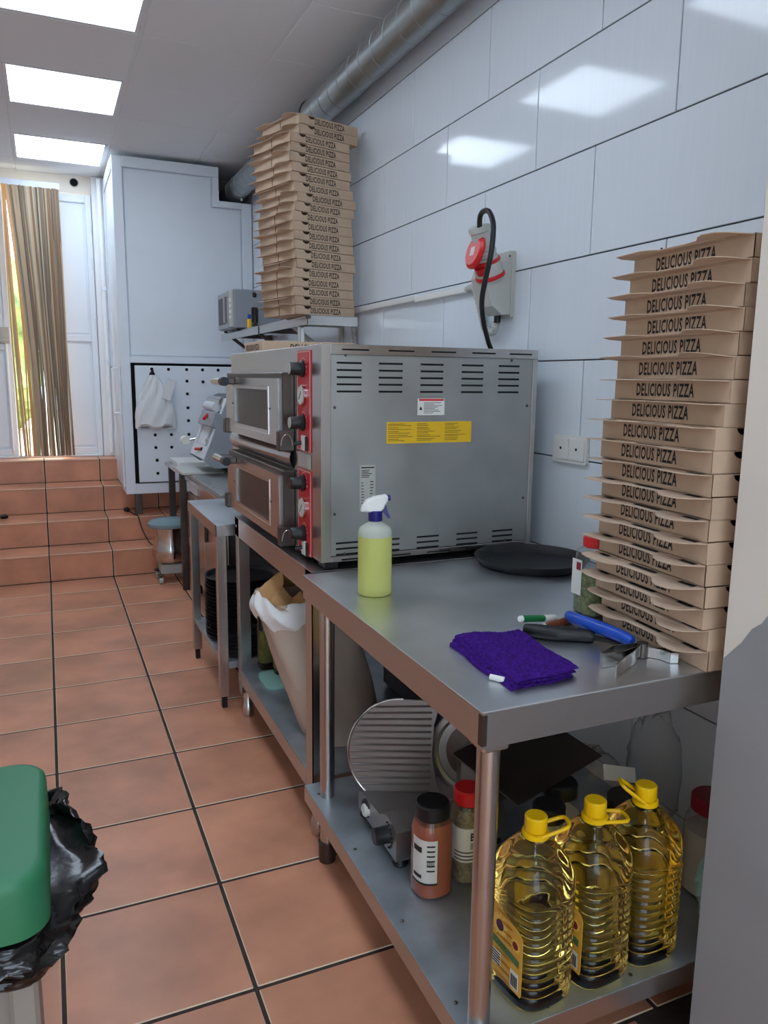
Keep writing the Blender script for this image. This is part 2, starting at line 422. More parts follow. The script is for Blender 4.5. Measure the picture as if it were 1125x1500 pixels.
# back wall with the doorway, lintel and round vent
DX0, DX1, DZ0, DZ1 = -.96, .40, .722, 2.745
bw = M().box((XL, YB, 0), (DX0, YB + .12, CZ + .1)).box((DX1, YB, 0), (XW + .1, YB + .12, CZ + .1))
bw.box((DX0, YB, 0), (DX1, YB + .12, DZ0 - .01))
wb = struct('wall_back', bw, white_paint)
hole_c, hr = (.293, 2.823), .03
lp = M().box((XL, YB - .012, DZ1), (.42, YB + .12, CZ + .05))
struct('lintel', lp, lintel_paint, wb)
struct('vent_ring', M().cyl((hole_c[0], YB - .014, hole_c[1]), (hole_c[0], YB - .0125, hole_c[1]), .034, 24), grey_pl, wb)
struct('vent_opening', M().cyl((hole_c[0], YB - .016, hole_c[1]), (hole_c[0], YB - .0145, hole_c[1]), .028, 24), slot_black, wb)
struct('threshold', M().box((DX0, YB - .05, .722), (DX1, YB + .1, .742), 0, .004), white_metal, wb)

def door_leaf(name, x0, x1, y, z0, z1, mid):
    o = struct(name, M().box((x0, y, z0), (x1, y + .03, z1)), white_metal)
    fr = M()
    for a, b, c, d in ((x0, z0, x0 + .045, z1), (x1 - .045, z0, x1, z1), (x0 + .045, z0, x1 - .045, z0 + .05), (x0 + .045, z1 - .06, x1 - .045, z1), (x0 + .045, mid, x1 - .045, mid + .05)):
        fr.box((a, y - .018, b), (c, y, d), 0, .004)
    struct('leaf_frame', fr, white_metal, o)
    bd = M()
    for zb, zt in ((z0 + .05, mid), (mid + .05, z1 - .06)):
        bd.box((x0 + .06, y - .008, zb + .015), (x1 - .06, y, zt - .015), 0, .005)
    struct('leaf_panel', bd, white_metal, o)
    return o
d1 = door_leaf('door_1', .10, .405, YB - .02, .745, 2.735, 1.63)
for z in (1.02, 1.72, 2.18, 2.47): struct('hinge', M().cyl((.398, YB - .046, z), (.398, YB - .046, z + .09), .008, 10), white_metal, d1)
d2 = door_leaf('door_2', -.95, -.215, YB - .02, .745, 2.735, 1.55)
struct('latch', M().box((-.29, YB - .075, 1.60), (-.222, YB - .035, 1.72), 0, .006).cyl((-.37, YB - .07, 1.62), (-.23, YB - .07, 1.62), .012, 10), grey_pl, d2)
struct('bolt_rod', M().cyl((-.255, YB - .05, .78), (-.255, YB - .05, 1.6), .009, 8), white_metal, d2)
# outside the door
struct('trim_1', M().box((-4, YB + .12, .5), (3, 16, .72)), ground_m)

# white frame and service pipes between the doorway and the booth
struct('trim_2', M().box((.41, YB - .06, .722), (.50, YB, CZ), 0, .004), white_paint)
pv = M().tube([(.462, 6.52, .76), (.462, 6.52, 2.84)], .016, 10)
sp_ = solo('service_pipe', pv, white_paint, 'white vertical service pipe between the doorway and the tall booth', 'pipe')
for z in (1.47, 2.02): part('pipe_clip', M().box((.445, 6.50, z), (.482, 6.545, z + .03), 0, .003), white_metal, sp_)

# ceiling: panels in a light grid
lights = [(-.113, .484, y) for y in (-1.573, -.365, .844, 2.053, 3.262, 4.471, 5.68)]
ce = struct('ceiling', M().box((XL, YF, CZ + .03), (XW + .1, YB, CZ + .1)), ceilmat)
gx = [.484 + .597 * k for k in range(-6, 4)]; gy = [2.053 + .6045 * k for k in range(-8, 9)]
gx = [XL] + [x for x in gx if XL < x < XW] + [XW]; gy = [YF] + [y for y in gy if YF < y < YB] + [YB]
cells = []
for a, b in zip(gx, gx[1:]):
    for c, d in zip(gy, gy[1:]):
        if any(abs(a - l[0]) < .05 and abs(c - l[2]) < .05 for l in lights): continue
        cells.append((a + .008, c + .0025, b - .008, d - .0025, CZ + .014))
clip_tiles(ce, 'ceiling_tile', cells, 'z', ceilmat, .012, .002, 0)
for x in gx[1:-1]: struct('grid_bar', M().box((x - .011, YF, CZ + .008), (x + .011, YB, CZ + .03), 0, .002), gridmat, ce)
for y in gy[1:-1]: struct('grid_bar', M().box((XL, y - .011, CZ + .009), (XW, y + .011, CZ + .029), 0, .002), gridmat, ce)
LN = {3.262: 'glowing square ceiling panel light nearest the camera, cut by the top edge', 4.471: 'glowing square ceiling panel light in the middle of the row',
      5.68: 'glowing square ceiling panel light nearest the doorway', 2.053: 'glowing ceiling panel light just above the oven counter, out of frame',
      .844: 'glowing ceiling panel light above the camera', -.365: 'glowing ceiling panel light just behind the camera', -1.573: 'glowing ceiling panel light by the front window'}
for x0, x1, y0 in lights:
    y1 = y0 + .6045; t = thing('ceiling_light', LN[y0], 'light', ((x0 + x1) / 2, (y0 + y1) / 2, CZ), 0, 'ceiling panel lights')
    fr = M()
    for a, b, c, d in ((x0 + .012, y0 + .008, x1 - .012, y0 + .022), (x0 + .012, y1 - .022, x1 - .012, y1 - .008), (x0 + .012, y0 + .022, x0 + .028, y1 - .022), (x1 - .028, y0 + .022, x1 - .012, y1 - .022)):
        fr.box((a, b, CZ + .001), (c, d, CZ + .02))
    part('frame', fr, gridmat, t)
    part('diffuser', M().box((x0 + .028, y0 + .022, CZ + .006), (x1 - .028, y1 - .022, CZ + .016)), lamp_m, t)

# ------------------------------------------------------------------ booth at the back (white sheet-metal enclosure)
LY = 5.79
bt = thing('metal_booth', 'tall white sheet metal booth on legs at the far end of the kitchen', 'booth', (.98, LY, .36))
ZN, XN = 2.616, 1.225
body = M()
out = [(.500, .515), (1.462, .515), (1.462, ZN), (XN, ZN), (XN, 2.845), (.500, 2.845)]
body.prism(out, MY(YB - .02), YB - .02 - LY - .03)
part('body', body, white_metal, bt, smooth=False)
fr = M()
for a, b, c, d in ((.498, .515, .565, 2.845), (.565, 2.775, XN, 2.845), (1.178, 2.572, XN, 2.775), (XN, 2.572, 1.39, ZN), (1.39, .515, 1.462, ZN), (.565, 1.46, 1.39, 1.505), (.565, .515, 1.39, .59)):
    fr.box((a, LY - .002, b), (c, LY + .03, d), 0, .003)
part('front_frame', fr, white_metal, bt)
part('upper_panel', M().prism([(.575, 1.515), (1.38, 1.515), (1.38, 2.562), (1.168, 2.562), (1.168, 2.765), (.575, 2.765)], MY(LY + .03), .012), white_metal, bt, smooth=False)
pan = part('hinged_panel', M().box((.592, LY - .012, .600), (1.385, LY + .004, 1.442), 0, .003), white_metal, bt)
part('panel_gap', M().box((.566, LY + .022, .59), (1.39, LY + .032, 1.46)), slot_black, bt)
for hx, hz in [(.709, 1.417), (.826, 1.417), (.955, 1.417), (1.07, 1.417), (1.185, 1.417), (.826, 1.334), (.955, 1.334), (1.071, 1.33), (1.185, 1.33), (.955, 1.241), (.956, 1.140), (.957, 1.046), (.957, .945), (.715, .945), (.83, .945), (.716, .853), (.829, .853), (.722, .759), (.723, .663)]:
    part('vent_hole', M().cyl((hx, LY - .0135, hz), (hx, LY - .006, hz), .0115, 14), slot_black, pan)
part('panel_hook', M().tube([(.709, LY - .012, 1.40), (.709, LY - .05, 1.385), (.709, LY - .055, 1.41)], .009, 8).cyl((.709, LY - .02, 1.38), (.709, LY - .0125, 1.38), .02, 10), black_pl, pan, 'black hook with the white bag')
for x in (.585, 1.42): part('leg', M().box((x - .025, LY + .02, .361), (x + .025, LY + .07, .515), 0, .003), dark_steel, bt)
sd = M().box((.488, 5.86, .56), (.4995, 6.58, 1.43), 0, .003)
sdo = part('side_door', sd, white_metal, bt)
part('door_handle', M().tube([(.490, 5.90, 1.10), (.455, 5.90, 1.10), (.450, 5.91, 1.06), (.452, 5.91, .96)], .009, 8), white_metal, sdo)
part('side_post', M().box((.490, 6.50, 1.44), (.4995, 6.60, 2.83), 0, .003).box((.490, 5.80, 2.75), (.4995, 6.5, 2.83), 0, .003), white_metal, bt)
# white carrier bag on the hook
def bagf(u, v):
    a = 2 * pi * u; z = 1.375 - .375 * v
    w = .02 + .115 * min(1, v * 1.5) ** .8; d = .012 + .026 * min(1, v * 1.6)
    if v > .97: d *= .2
    cx = .712 + .006 * v
    return (cx + w * math.cos(a) + .008 * math.sin(9 * a + 8 * v), LY - .052 + d * math.sin(a) + .005 * math.sin(7 * a + 13 * v), z + .012 * math.sin(5 * a) * v)
bgm = M().grid(bagf, 40, 22, 0, True)
bg_ = solo('carrier_bag', bgm, bag_white, 'white plastic carrier bag hanging from a hook on the booth panel', 'bag')
part('bag_handle', M().box((.78, LY - .09, 1.2), (.845, LY - .083, 1.345), 0, .002, T=Matrix.Translation((.812, 0, 1.27)) @ Matrix.Rotation(.35, 4, 'Y') @ Matrix.Translation((-.812, 0, -1.27))), bag_white, bg_)

# ------------------------------------------------------------------ strip curtain in the doorway
sc_ = thing('strip_curtain', 'brown and beige strip curtain hanging swept sideways in the doorway', 'curtain', (-.02, 6.5, 2.72))
part('header_rail', M().box((-.255, 6.49, 2.725), (.185, 6.53, 2.775), 0, .004), white_metal, sc_)
for i in range(58):
    t = i / 57; xt = -.203 + .375 * t; xb = (-.195 + .02 * i if i < 5 else -.115 + .285 * t) + random.uniform(-.012, .012); yo = 6.485 + random.uniform(-.02, .012); w = random.choice((.010, .012, .015, .02))
    ph = random.uniform(0, 6); mb = M(); v = []; n = 12; tw = random.uniform(-.5, .5)
    for k in range(n + 1):
        s = k / n; e = s ** 1.15
        x = xt + (xb - xt) * e + (.035 * math.sin(pi * s) * max(0, 1 - 1.6 * t) if i > 2 else 0) + .006 * math.sin(ph + 5 * s) * s; z = 2.73 - 1.985 * s; y = yo + .012 * math.sin(ph * 2 + 4 * s) * s
        a = tw * s
        v += [(x - w / 2 * math.cos(a), y - w / 2 * math.sin(a), z), (x + w / 2 * math.cos(a), y + w / 2 * math.sin(a), z),
              (x + w / 2 * math.cos(a), y + w / 2 * math.sin(a) + .0015, z), (x - w / 2 * math.cos(a), y - w / 2 * math.sin(a) + .0015, z)]
    f = [(4 * k + a, 4 * k + (a + 1) % 4, 4 * k + 4 + (a + 1) % 4, 4 * k + 4 + a) for k in range(n) for a in range(4)] + [(3, 2, 1, 0), (4 * n, 4 * n + 1, 4 * n + 2, 4 * n + 3)]
    mb.add(v, f)
    part('strip', mb, strip_sunlit if i < 5 and i != 1 else random.choice(strip_cols[:2] + strip_cols), sc_)

# ------------------------------------------------------------------ duct
DCX, DCZ, DR = 1.362, 2.712, .075
du = thing('spiral_duct', 'round galvanised spiral ventilation duct running along the top of the tiled wall', 'duct', (DCX, 2.5, DCZ - DR))
def dring(y): return [(DCX + DR * math.cos(a * pi / 16), y, DCZ + DR * math.sin(a * pi / 16)) for a in range(32)]
part('pipe', M().tube([(DCX, y, DCZ) for y in (YRET + .003, 2, 3, 4, 5, 6.1)], DR, 36), duct_m, du)
seam = [(DCX + DR * math.cos(a * pi / 10), YRET + .02 + a * .0065, DCZ + DR * math.sin(a * pi / 10)) for a in range(0, 760)]
part('spiral_seam', M().tube(seam, .0022, 4), duct_m, du)
for y in (1.98, 4.06, 5.72):
    cl = part('clamp', M().tube(dring(y), .006, 6, 0, True, True), dark_steel, du)
    part('clamp_bolt', M().cyl((DCX + .01, y, DCZ - DR - .02), (DCX + .01, y, DCZ - DR + .004), .007, 10).cyl((DCX + .01, y, DCZ - DR - .02), (DCX + .01, y, DCZ - DR - .012), .012, 6), steel_bright, cl)

# ------------------------------------------------------------------ steel worktable (near)
T0, TX, TY0, TY1, SH = .83, .622, 1.003, 1.962, .2
tb = thing('steel_worktable', 'long stainless steel worktable with towel, spray bottle and pizza boxes on it', 'table', (1.04, 1.48, 0))
part('table_top', M().box((TX, TY0, T0 - .004), (XW - .003, TY1, T0), 0, .0012), steel_top, tb)
ap = M()
ap.box((TX, TY0, T0 - .062), (TX + .003, TY1, T0 - .004)).box((TX + .003, TY0, T0 - .062), (XW - .01, TY0 + .003, T0 - .004)).box((TX + .003, TY1 - .003, T0 - .062), (XW - .01, TY1, T0 - .004))
ap.box((TX, TY0, T0 - .065), (TX + .02, TY1, T0 - .062)).box((TX + .02, TY0, T0 - .065), (XW - .01, TY0 + .02, T0 - .062))
ap.box((TX + .06, 1.4, T0 - .05), (XW - .03, 1.5, T0 - .004))
part('apron', ap, steel_h, tb, smooth=False)
part('corner_seam', M().box((TX - .0006, TY0 - .0006, T0 - .06), (TX + .0012, TY0 + .012, T0 - .006)).box((TX + .001, TY0 - .0006, T0 - .06), (TX + .009, TY0 + .0015, T0 - .006)), dark_steel, tb)
for lx, ly in ((.662, 1.045), (.665, 1.885), (1.40, 1.045), (1.40, 1.885)):
    lg = part('leg', M().cyl((lx, ly, .03), (lx, ly, T0 - .066), .0205, 24), steel, tb)
    part('foot', M().cyl((lx, ly, .0), (lx, ly, .06), .024, 20, 0, .026), dark_steel, lg)
    part('socket', M().box((lx - .026, ly - .026, T0 - .085), (lx + .026, ly + .026, T0 - .065), 0, .004), steel, lg)
sh = part('lower_shelf', M().box((TX, TY0, SH - .003), (XW - .02, TY1, SH), 0, .001), galv_shelf, tb)
lp = M().box((TX, TY0, SH - .045), (TX + .003, TY1, SH - .003)).box((TX, TY0, SH - .045), (XW - .02, TY0 + .003, SH - .003)).box((TX, TY0, SH - .048), (TX + .02, TY1, SH - .045))
part('shelf_lip', lp, steel_h, sh, smooth=False)
for px_, py_ in ((.645, 1.90), (.645, 1.62), (.645, 1.34), (.645, 1.1), (.80, 1.025), (1.0, 1.025)):
    part('rivet', M().lathe([(.0045, 0), (.0045, .001), (.002, .0022)], (px_, py_, SH), 10), dark_steel, sh)

# ------------------------------------------------------------------ oven stand
SX, SY0, SY1 = .655, 1.985, 2.945
os_ = thing('oven_stand', 'stainless steel stand with a lower shelf carrying the pizza oven', 'stand', (1.05, 2.55, 0))
st = M().box((SX, SY0, T0 - .006), (1.44, SY1, T0 - .003), 0, .001).box((SX, SY0, T0 - .078), (SX + .003, SY1, T0 - .006)).box((SX, SY0, T0 - .078), (1.44, SY0 + .003, T0 - .006)).box((SX, SY1 - .003, T0 - .078), (1.44, SY1, T0 - .006))
part('top_frame', st, steel_h, os_, smooth=False)
for ly, s in ((SY0, 1), (SY1, -1)):
    for lx, q in ((SX, 1), (1.44, -1)):
        b = M().box((lx, ly, .1), (lx + q * .003, ly + s * .06, T0 - .006)).box((lx, ly, .1), (lx + q * .055, ly + s * .003, T0 - .006))
        lg = part('leg', b, steel, os_, smooth=False)
        part('foot', M().lathe([(.022, .0), (.024, .01), (.022, .05), (.019, .055), (.019, .11)], (lx + q * .03, ly + s * .035, 0), 18), steel, lg)
sh2 = part('lower_shelf', M().box((SX + .003, SY0 + .003, SH - .003), (1.43, SY1 - .003, SH)), galv_shelf, os_)
part('shelf_lip', M().box((SX, SY0 + .06, SH - .055), (SX + .003, SY1 - .06, SH - .002)).box((SX + .06, SY0, SH - .055), (1.4, SY0 + .003, SH - .002)), steel_h, sh2, smooth=False)
for y, z in ((2.0, .16), (2.02, .16), (2.0, .115), (2.02, .79), (2.92, .79), (2.92, .16)):
    part('screw', M().lathe([(.005, 0), (.004, .002), (.001, .0026)], (0, 0, 0), 10, T=Matrix.Translation((SX, y, z)) @ Matrix.Rotation(-pi / 2, 4, 'Y')), steel_bright, os_)

# ------------------------------------------------------------------ pizza oven
OX0, OX1, OY0, OY1, OZ0, OZ1 = .69, 1.393, 2.0, 3.108, .846, 1.457
ov = thing('pizza_oven', 'double deck stainless steel pizza oven with red control panel', 'oven', (1.04, 2.55, T0))
part('body', M().box((OX0, OY0 + .012, OZ0), (OX1, OY1, OZ1 - .001), 0, .002), steel, ov)
part('front_column', M().box((OX0 - .001, OY0, OZ0), (OX0 + .028, OY0 + .075, OZ1), 0, .0015), steel, ov)
sp2 = part('side_panel', M().box((OX0 + .028, OY0 + .004, OZ0 + .018), (OX1 - .016, OY0 + .0125, OZ1 - .028), 0, .0008), galv, ov, 'galvanised side panel')
part('side_flange', M().box((OX0 + .028, OY0, OZ1 - .028), (OX1, OY0 + .012, OZ1), 0, .001).box((OX1 - .016, OY0, OZ0), (OX1, OY0 + .012, OZ1 - .028), 0, .001).box((OX0 + .028, OY0, OZ0), (OX1 - .016, OY0 + .012, OZ0 + .016), 0, .001), steel, ov)
sm = M().box((-.037, -.0008, -.0027), (.037, .003, .0027), 0, .0006).mesh('vent_slot', slot_black)
for x in (.773, .899, 1.03, 1.165, 1.292):
    for k in range(5): link('vent_slot', sm, sp2, (x, OY0 + .004, 1.407 - .0195 * k)).location -= ORG[sp2]
    for k in range(3): link('vent_slot', sm, sp2, (x - .002, OY0 + .004, .900 - .0165 * k)).location -= ORG[sp2]
sm2 = M().box((-.04, -.0008, -.0022), (.04, .003, .0022), 0, .0006).mesh('vent_slot', slot_black)
for x in (.79, .93, 1.065, 1.2, 1.33):
    link('vent_slot', sm2, sp2, (x, OY0, 1.443)).location -= ORG[sp2]
    link('vent_slot', sm2, sp2, (x, OY0, .852)).location -= ORG[sp2]
scm = M().lathe([(.0045, 0), (.004, .0018), (.001, .0024)], (0, 0, 0), 10, T=Matrix.Rotation(pi / 2, 4, 'X')).mesh('screw', dark_steel)
for x, z in ((.762, 1.428), (1.30, 1.424), (.73, 1.285), (1.362, 1.288), (.73, .985), (1.362, 1.0), (.76, .868), (1.30, .868)):
    link('screw', scm, sp2, (x, OY0 + .004, z)).location -= ORG[sp2]
yq = OY0 + .0036
part('yellow_label', M().box((.888, yq - .0006, 1.181), (1.166, yq, 1.243)), yellow_lab, sp2, 'yellow sticker with three columns of small print')
pr = M()
for c in range(3):
    for r_ in range(5):
        lines(pr, (.892 + .092 * c, yq - .0007, 1.187 + .0108 * r_), (.086, 0, 0), (0, 0, .009), 2, .3, 0, (.35, .95))
part('label_print', pr, ink, sp2, smooth=False, fix=False)
part('warning_label', M().box((.985, yq - .0006, 1.262), (1.073, yq, 1.310)), white_lab, sp2, 'small white warning sticker with a red heading')
part('label_heading', M().box((.99, yq - .0009, 1.3035), (1.07, yq - .0006, 1.3085)), red_pl, sp2)
pr = lines(M(), (1.005, yq - .0007, 1.266), (.062, 0, 0), (0, 0, .034), 8, .35, 0, (.5, 1))
pr.add([(.990, yq - .0008, 1.277), (1.001, yq - .0008, 1.277), (.9955, yq - .0008, 1.288)], [(0, 1, 2)])
part('label_print', pr, ink, sp2, smooth=False, fix=False)
part('rating_plate', M().box((.806, yq - .0006, .99), (.854, yq, 1.122)), grey_lab, sp2, 'grey rating plate with small print')
pr = lines(M(), (.811, yq - .0007, 1.085), (.036, 0, 0), (0, 0, .024), 5, .4, 0, (.4, 1))
pr.box((.810, yq - .0009, 1.113), (.850, yq - .0006, 1.1165))
lines(pr, (.810, yq - .0007, 1.0), (.011, 0, 0), (0, 0, .075), 9, .25, 0, (.6, 1)); lines(pr, (.838, yq - .0007, 1.0), (.011, 0, 0), (0, 0, .078), 9, .3, 0, (.7, 1))
part('label_print', pr, ink, sp2, smooth=False, fix=False)
# control panel
for z0, z1 in ((1.152, 1.443), (.828 + .016, 1.098)):
    cpn = part('control_panel', M().prism(rrect(2.086, z0, 2.212, z1, .004), MX(OX0 - .003), .0025), red_panel, ov, 'red control panel')
    ln_ = M()
    for a, b, c, d in ((2.089, z0 + .003, 2.0905, z1 - .003), (2.2075, z0 + .003, 2.209, z1 - .003), (2.089, z0 + .003, 2.209, z0 + .0045), (2.089, z1 - .0045, 2.209, z1 - .003)):
        ln_.box((OX0 - .0036, a, b), (OX0 - .003, c, d))
    part('panel_border', ln_, white_lab, cpn)
    top = z1; k1, gz, k2, sw = (1.391, 1.315, 1.236, 1.177) if z0 > 1 else (1.058, .982, .906, .862)
    for kz in (k1, k2):
        kb = M().lathe([(.024, 0), (.025, .006), (.019, .012), (.0175, .04), (.016, .042)], (0, 0, 0), 24, T=Matrix.Translation((OX0 - .003, 2.152, kz)) @ Matrix.Rotation(-pi / 2, 4, 'Y'))
        part('knob', kb, black_pl, cpn, 'black control knob')
        part('knob_cap', M().cyl((OX0 - .045, 2.152, kz), (OX0 - .0465, 2.152, kz), .0155, 20), grey_lab if z0 > 1 else black_gl, cpn)
        dl = M()
        for a in range(10):
            an = -.4 + a * .42
            c_, s_ = math.cos(an), math.sin(an)
            dl.box((OX0 - .0037, 2.152 + .031 * c_ - .002, kz + .031 * s_ - .0012), (OX0 - .003, 2.152 + .031 * c_ + .002, kz + .031 * s_ + .0012))
        part('dial_mark', dl, white_lab, cpn)
    part('gauge', M().lathe([(.031, 0), (.031, .006), (.027, .008)], (0, 0, 0), 28, T=Matrix.Translation((OX0 - .003, 2.157, gz)) @ Matrix.Rotation(-pi / 2, 4, 'Y')), steel_bright, cpn, 'round temperature gauge with chrome rim')
    part('gauge_face', M().cyl((OX0 - .0112, 2.157, gz), (OX0 - .012, 2.157, gz), .0265, 26), gauge_w, cpn)
    part('gauge_needle', M().tube([(OX0 - .0126, 2.145, gz + .012), (OX0 - .0126, 2.166, gz - .012)], .0009, 5), ink, cpn)
    part('switch', M().box((OX0 - .008, 2.13, sw - .022), (OX0 - .003, 2.165, sw + .022), 0, .002), white_pl, cpn)
    part('switch_lever', M().cyl((OX0 - .008, 2.158, sw), (OX0 - .028, 2.164, sw - .004), .006, 10), black_pl, cpn)
    part('switch_base', M().box((OX0 - .0075, 2.112, sw - .022), (OX0 - .003, 2.129, sw + .02), 0, .001), black_pl, cpn)
part('brand_plate', M().box((OX0 - .0032, 2.088, 1.104), (OX0 - .0015, 2.21, 1.146), 0, .0008), grey_lab, ov)
# doors
def oven_door(z0, z1, lab):
    y0, y1, xf = 2.252, 3.02, .653
    d = part('door', M().box((xf, y0, z0), (OX0 + .001, y1, z1), 0, .003), dark_steel, ov, lab)
    fy0, fy1, fz0, fz1 = 2.405, 2.87, z0 + .043, z1 - .055
    fp = M(); x = xf - .006; ys = [y0 + .03, fy0, fy1, y1 - .004]; zz = [z0 + .003, fz0, fz1, z1 - .018]
    for i in range(3):
        for j in range(3):
            if i == 1 and j == 1: continue
            fp.box((x, ys[i], zz[j]), (xf + .002, ys[i + 1], zz[j + 1]))
    part('door_face', fp, steel, d, smooth=False)
    fr = M()
    o_ = [(fy0 - .016, fz0 - .012), (fy1 + .016, fz0 - .012), (fy1 + .016, fz1 + .012), (fy0 - .016, fz1 + .012)]; i_ = [(fy0 + .014, fz0 + .014), (fy1 - .014, fz0 + .014), (fy1 - .014, fz1 - .012), (fy0 + .014, fz1 - .012)]
    v = [(x - .0012, a, b) for a, b in o_] + [(x + .022, a, b) for a, b in i_] + [(x, a, b) for a, b in o_]
    fr.add(v, [(k, (k + 1) % 4, 4 + (k + 1) % 4, 4 + k) for k in range(4)] + [(k, 8 + k, 8 + (k + 1) % 4, (k + 1) % 4) for k in range(4)])
    part('window_frame', fr, steel_bright, d, smooth=False)
    part('door_glass', M().box((x + .0225, fy0, fz0), (x + .024, fy1, fz1)), rim_dark, d)
    for y, z in ((fy0 - .03, (z0 + z1) / 2), (fy1 + .03, (z0 + z1) / 2)):
        part('screw', M().lathe([(.0045, 0), (.003, .0022)], (0, 0, 0), 10, T=Matrix.Translation((x, y, z)) @ Matrix.Rotation(-pi / 2, 4, 'Y')), dark_steel, d)
    part('hinge_bracket', M().box((xf - .013, y0 - .001, z0 - .012), (OX0, y0 + .03, z0 + .05), 0, .003), dark_steel, d)
    part('hinge_arc', M().tube([(xf + .012 + .018 * math.cos(a), y0 - .002, z0 + .006 + .034 * math.sin(a)) for a in [i * pi / 10 for i in range(11)]], .0014, 5), steel_bright, d)
    part('hinge_bracket', M().box((xf - .018, y1 - .03, z0 - .004), (xf + .01, y1 + .012, z0 + .052), 0, .003), dark_steel, d)
    hz = z1 - .03
    h = M().tube([(xf - .005, 2.99, hz), (xf - .035, 3.0, hz), (xf - .045, 3.02, hz)], [.013, .012, .011], 10)
    h.box((xf - .035, 2.86, hz - .012), (xf - .004, 3.0, hz + .012), 0, .004)
    hb = part('handle_bracket', h, dark_steel, d)
    part('handle', M().cyl((xf - .045, 2.865, hz - .002), (xf - .045, 3.05, hz - .002), .014, 16), steel_bright, d)
    part('handle_grip', M().cyl((xf - .045, 2.852, hz - .002), (xf - .045, 2.895, hz - .002), .0165, 16), black_pl, d)
    return d
oven_door(1.155, 1.381, 'upper oven door with window')
oven_door(.858, 1.084, 'lower oven door with window')
hd = M().grid(lambda u, v: (OX0 - .001 - .026 * math.sin(pi * min(1, v * 1.02)) * (.5 + .5 * math.sin(pi * u) ** .5), 2.26 + .84 * u, 1.152 - .064 * v), 14, 12)
part('hood_lip', hd, steel, ov, fix=False)
for x, y in ((.72, 2.03), (1.36, 2.03), (.72, 2.9), (1.36, 2.9)): part('foot', M().box((x - .02, y - .03, T0 - .002), (x + .02, y + .03, OZ0), 0, .002), black_pl, ov)

# open cardboard tray on top of the oven
cb = thing('cardboard_tray', 'flat brown cardboard box lying on top of the oven under the wall shelf', 'box', (.9, 2.83, OZ1))
part('tray', M().box((.74, 2.80, OZ1), (1.10, 3.08, OZ1 + .042), 0, .002), kraft, cb)
part('printed_text', put_text(M(), 'DELICIOUS PIZZA', (.845, 2.7992, OZ1 + .010), (.2, 0, 0), (0, 0, .022)), ink, cb, smooth=False, fix=False)
part('printed_text', put_text(M(), 'DELICIOUS PIZZA', (.7392, 3.05, OZ1 + .010), (0, -.2, 0), (0, 0, .022)), ink, cb, smooth=False, fix=False)

# ------------------------------------------------------------------ pizza boxes
BW, BH = .328, .0415
def pizza_box():
    t = thing('pizza_box', 'x', 'pizza box', (0, 0, 0))
    h = BH - .0008; mb = M(); w = .0016
    # far and right walls, bottom and lid
    mb.box((0, 0, 0), (BW, BW, w)).box((.001, .001, h - w), (BW, BW, h)).box((0, BW - w, w), (BW, BW, h - w)).box((BW - w, w, w), (BW, BW - w, h - w))
    # side with the finger notch (facing -y)
    nc, nr = .066, .019
    pts = [(0, 0), (BW, 0), (BW, h), (nc + nr, h)] + [(nc + nr * math.cos(a), h - .75 * nr * math.sin(a)) for a in [i * pi / 10 for i in range(1, 10)]] + [(nc - nr, h), (0, h)]
    mb.prism(pts, MY(w), w)
    # flap side (facing -x) with slots under the lid fold
    y = 0; pts = [(0, 0), (BW, 0), (BW, h)]
    for a, b in ((.285, .316), (.135, .215), (.02, .065)):
        pts += [(b, h), (b, h - .0028), (a, h - .0028), (a, h)]
    pts += [(0, h)]
    mb.prism(pts, MX(0), w)
    mb.box((0, nc - .03, h - w), (.001, nc - .0299, h))
    body = part('box_body', mb, kraft, t, local=True, smooth=False)
    link('printed_text', put_text(M(), 'DELICIOUS PIZZA', (-.0005, .256, .0075), (0, -.166, 0), (0, 0, .0262)).mesh('printed_text', ink, smooth=False, fix=False), t)
    link('printed_text', put_text(M(), 'DELICIOUS PIZZA', (.083, -.0005, .0075), (.166, 0, 0), (0, 0, .0262)).mesh('printed_text', ink, smooth=False, fix=False), t)
    return t
PB_FRONT = None
flap_meshes = []
for q in range(4):
    prof = [(.002, 0), (.012, .012), (.03, .030), (.05, .040), (.082, .041), (.100, .034), (.115, .022), (.15, .019), (.215, .021), (.235, .030), (.255, .036), (.30, .038), (.325, .034 if q % 2 else .04), (.330, .022), (.315, 0)]
    droop = (-.16, -.02, .08, .18)[q]; v = []; n = len(prof)
    for s in (0, .0014):
        for y, e in [(k * 1.04, w_) for k, w_ in prof]:
            cu_ = .10 * math.sin(pi * y / .315)
            v.append((-e, y, BH - .0035 - e * (droop + cu_ * (q - 1.5) * .6) + s))
    mb = M().add(v, [tuple(range(n)), tuple(range(2 * n - 1, n - 1, -1))] + [(i, (i + 1) % n, n + (i + 1) % n, n + i) for i in range(n)])
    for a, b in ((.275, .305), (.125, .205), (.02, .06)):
        mb.add([(-.0005, a, BH - .0018), (-.012, a, BH - .0018), (-.012, b, BH - .0018), (-.0005, b, BH - .0018)], [(0, 1, 2, 3)], 1)  # dark strips on the flap root: shade of the fold slots as colour
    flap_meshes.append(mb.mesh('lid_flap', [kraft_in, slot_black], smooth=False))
PB = pizza_box()
PB_FRONT = [c_.name for c_ in PB.children if c_.name.startswith('printed_text') and abs(c_.data.vertices[0].co.x + .0005) < 1e-5][0]
first = [True]
def add_box(x, y, z, rz, label, group, flap, front_text=True):
    if first[0]:
        b = PB; first[0] = False; b.location = (x, y, z); b.rotation_euler[2] = rz; b['label'] = label
    else:
        b = dup_noflap(PB, (x, y, z), rz, label, front_text)
    b['group'] = group
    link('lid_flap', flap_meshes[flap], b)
    return b
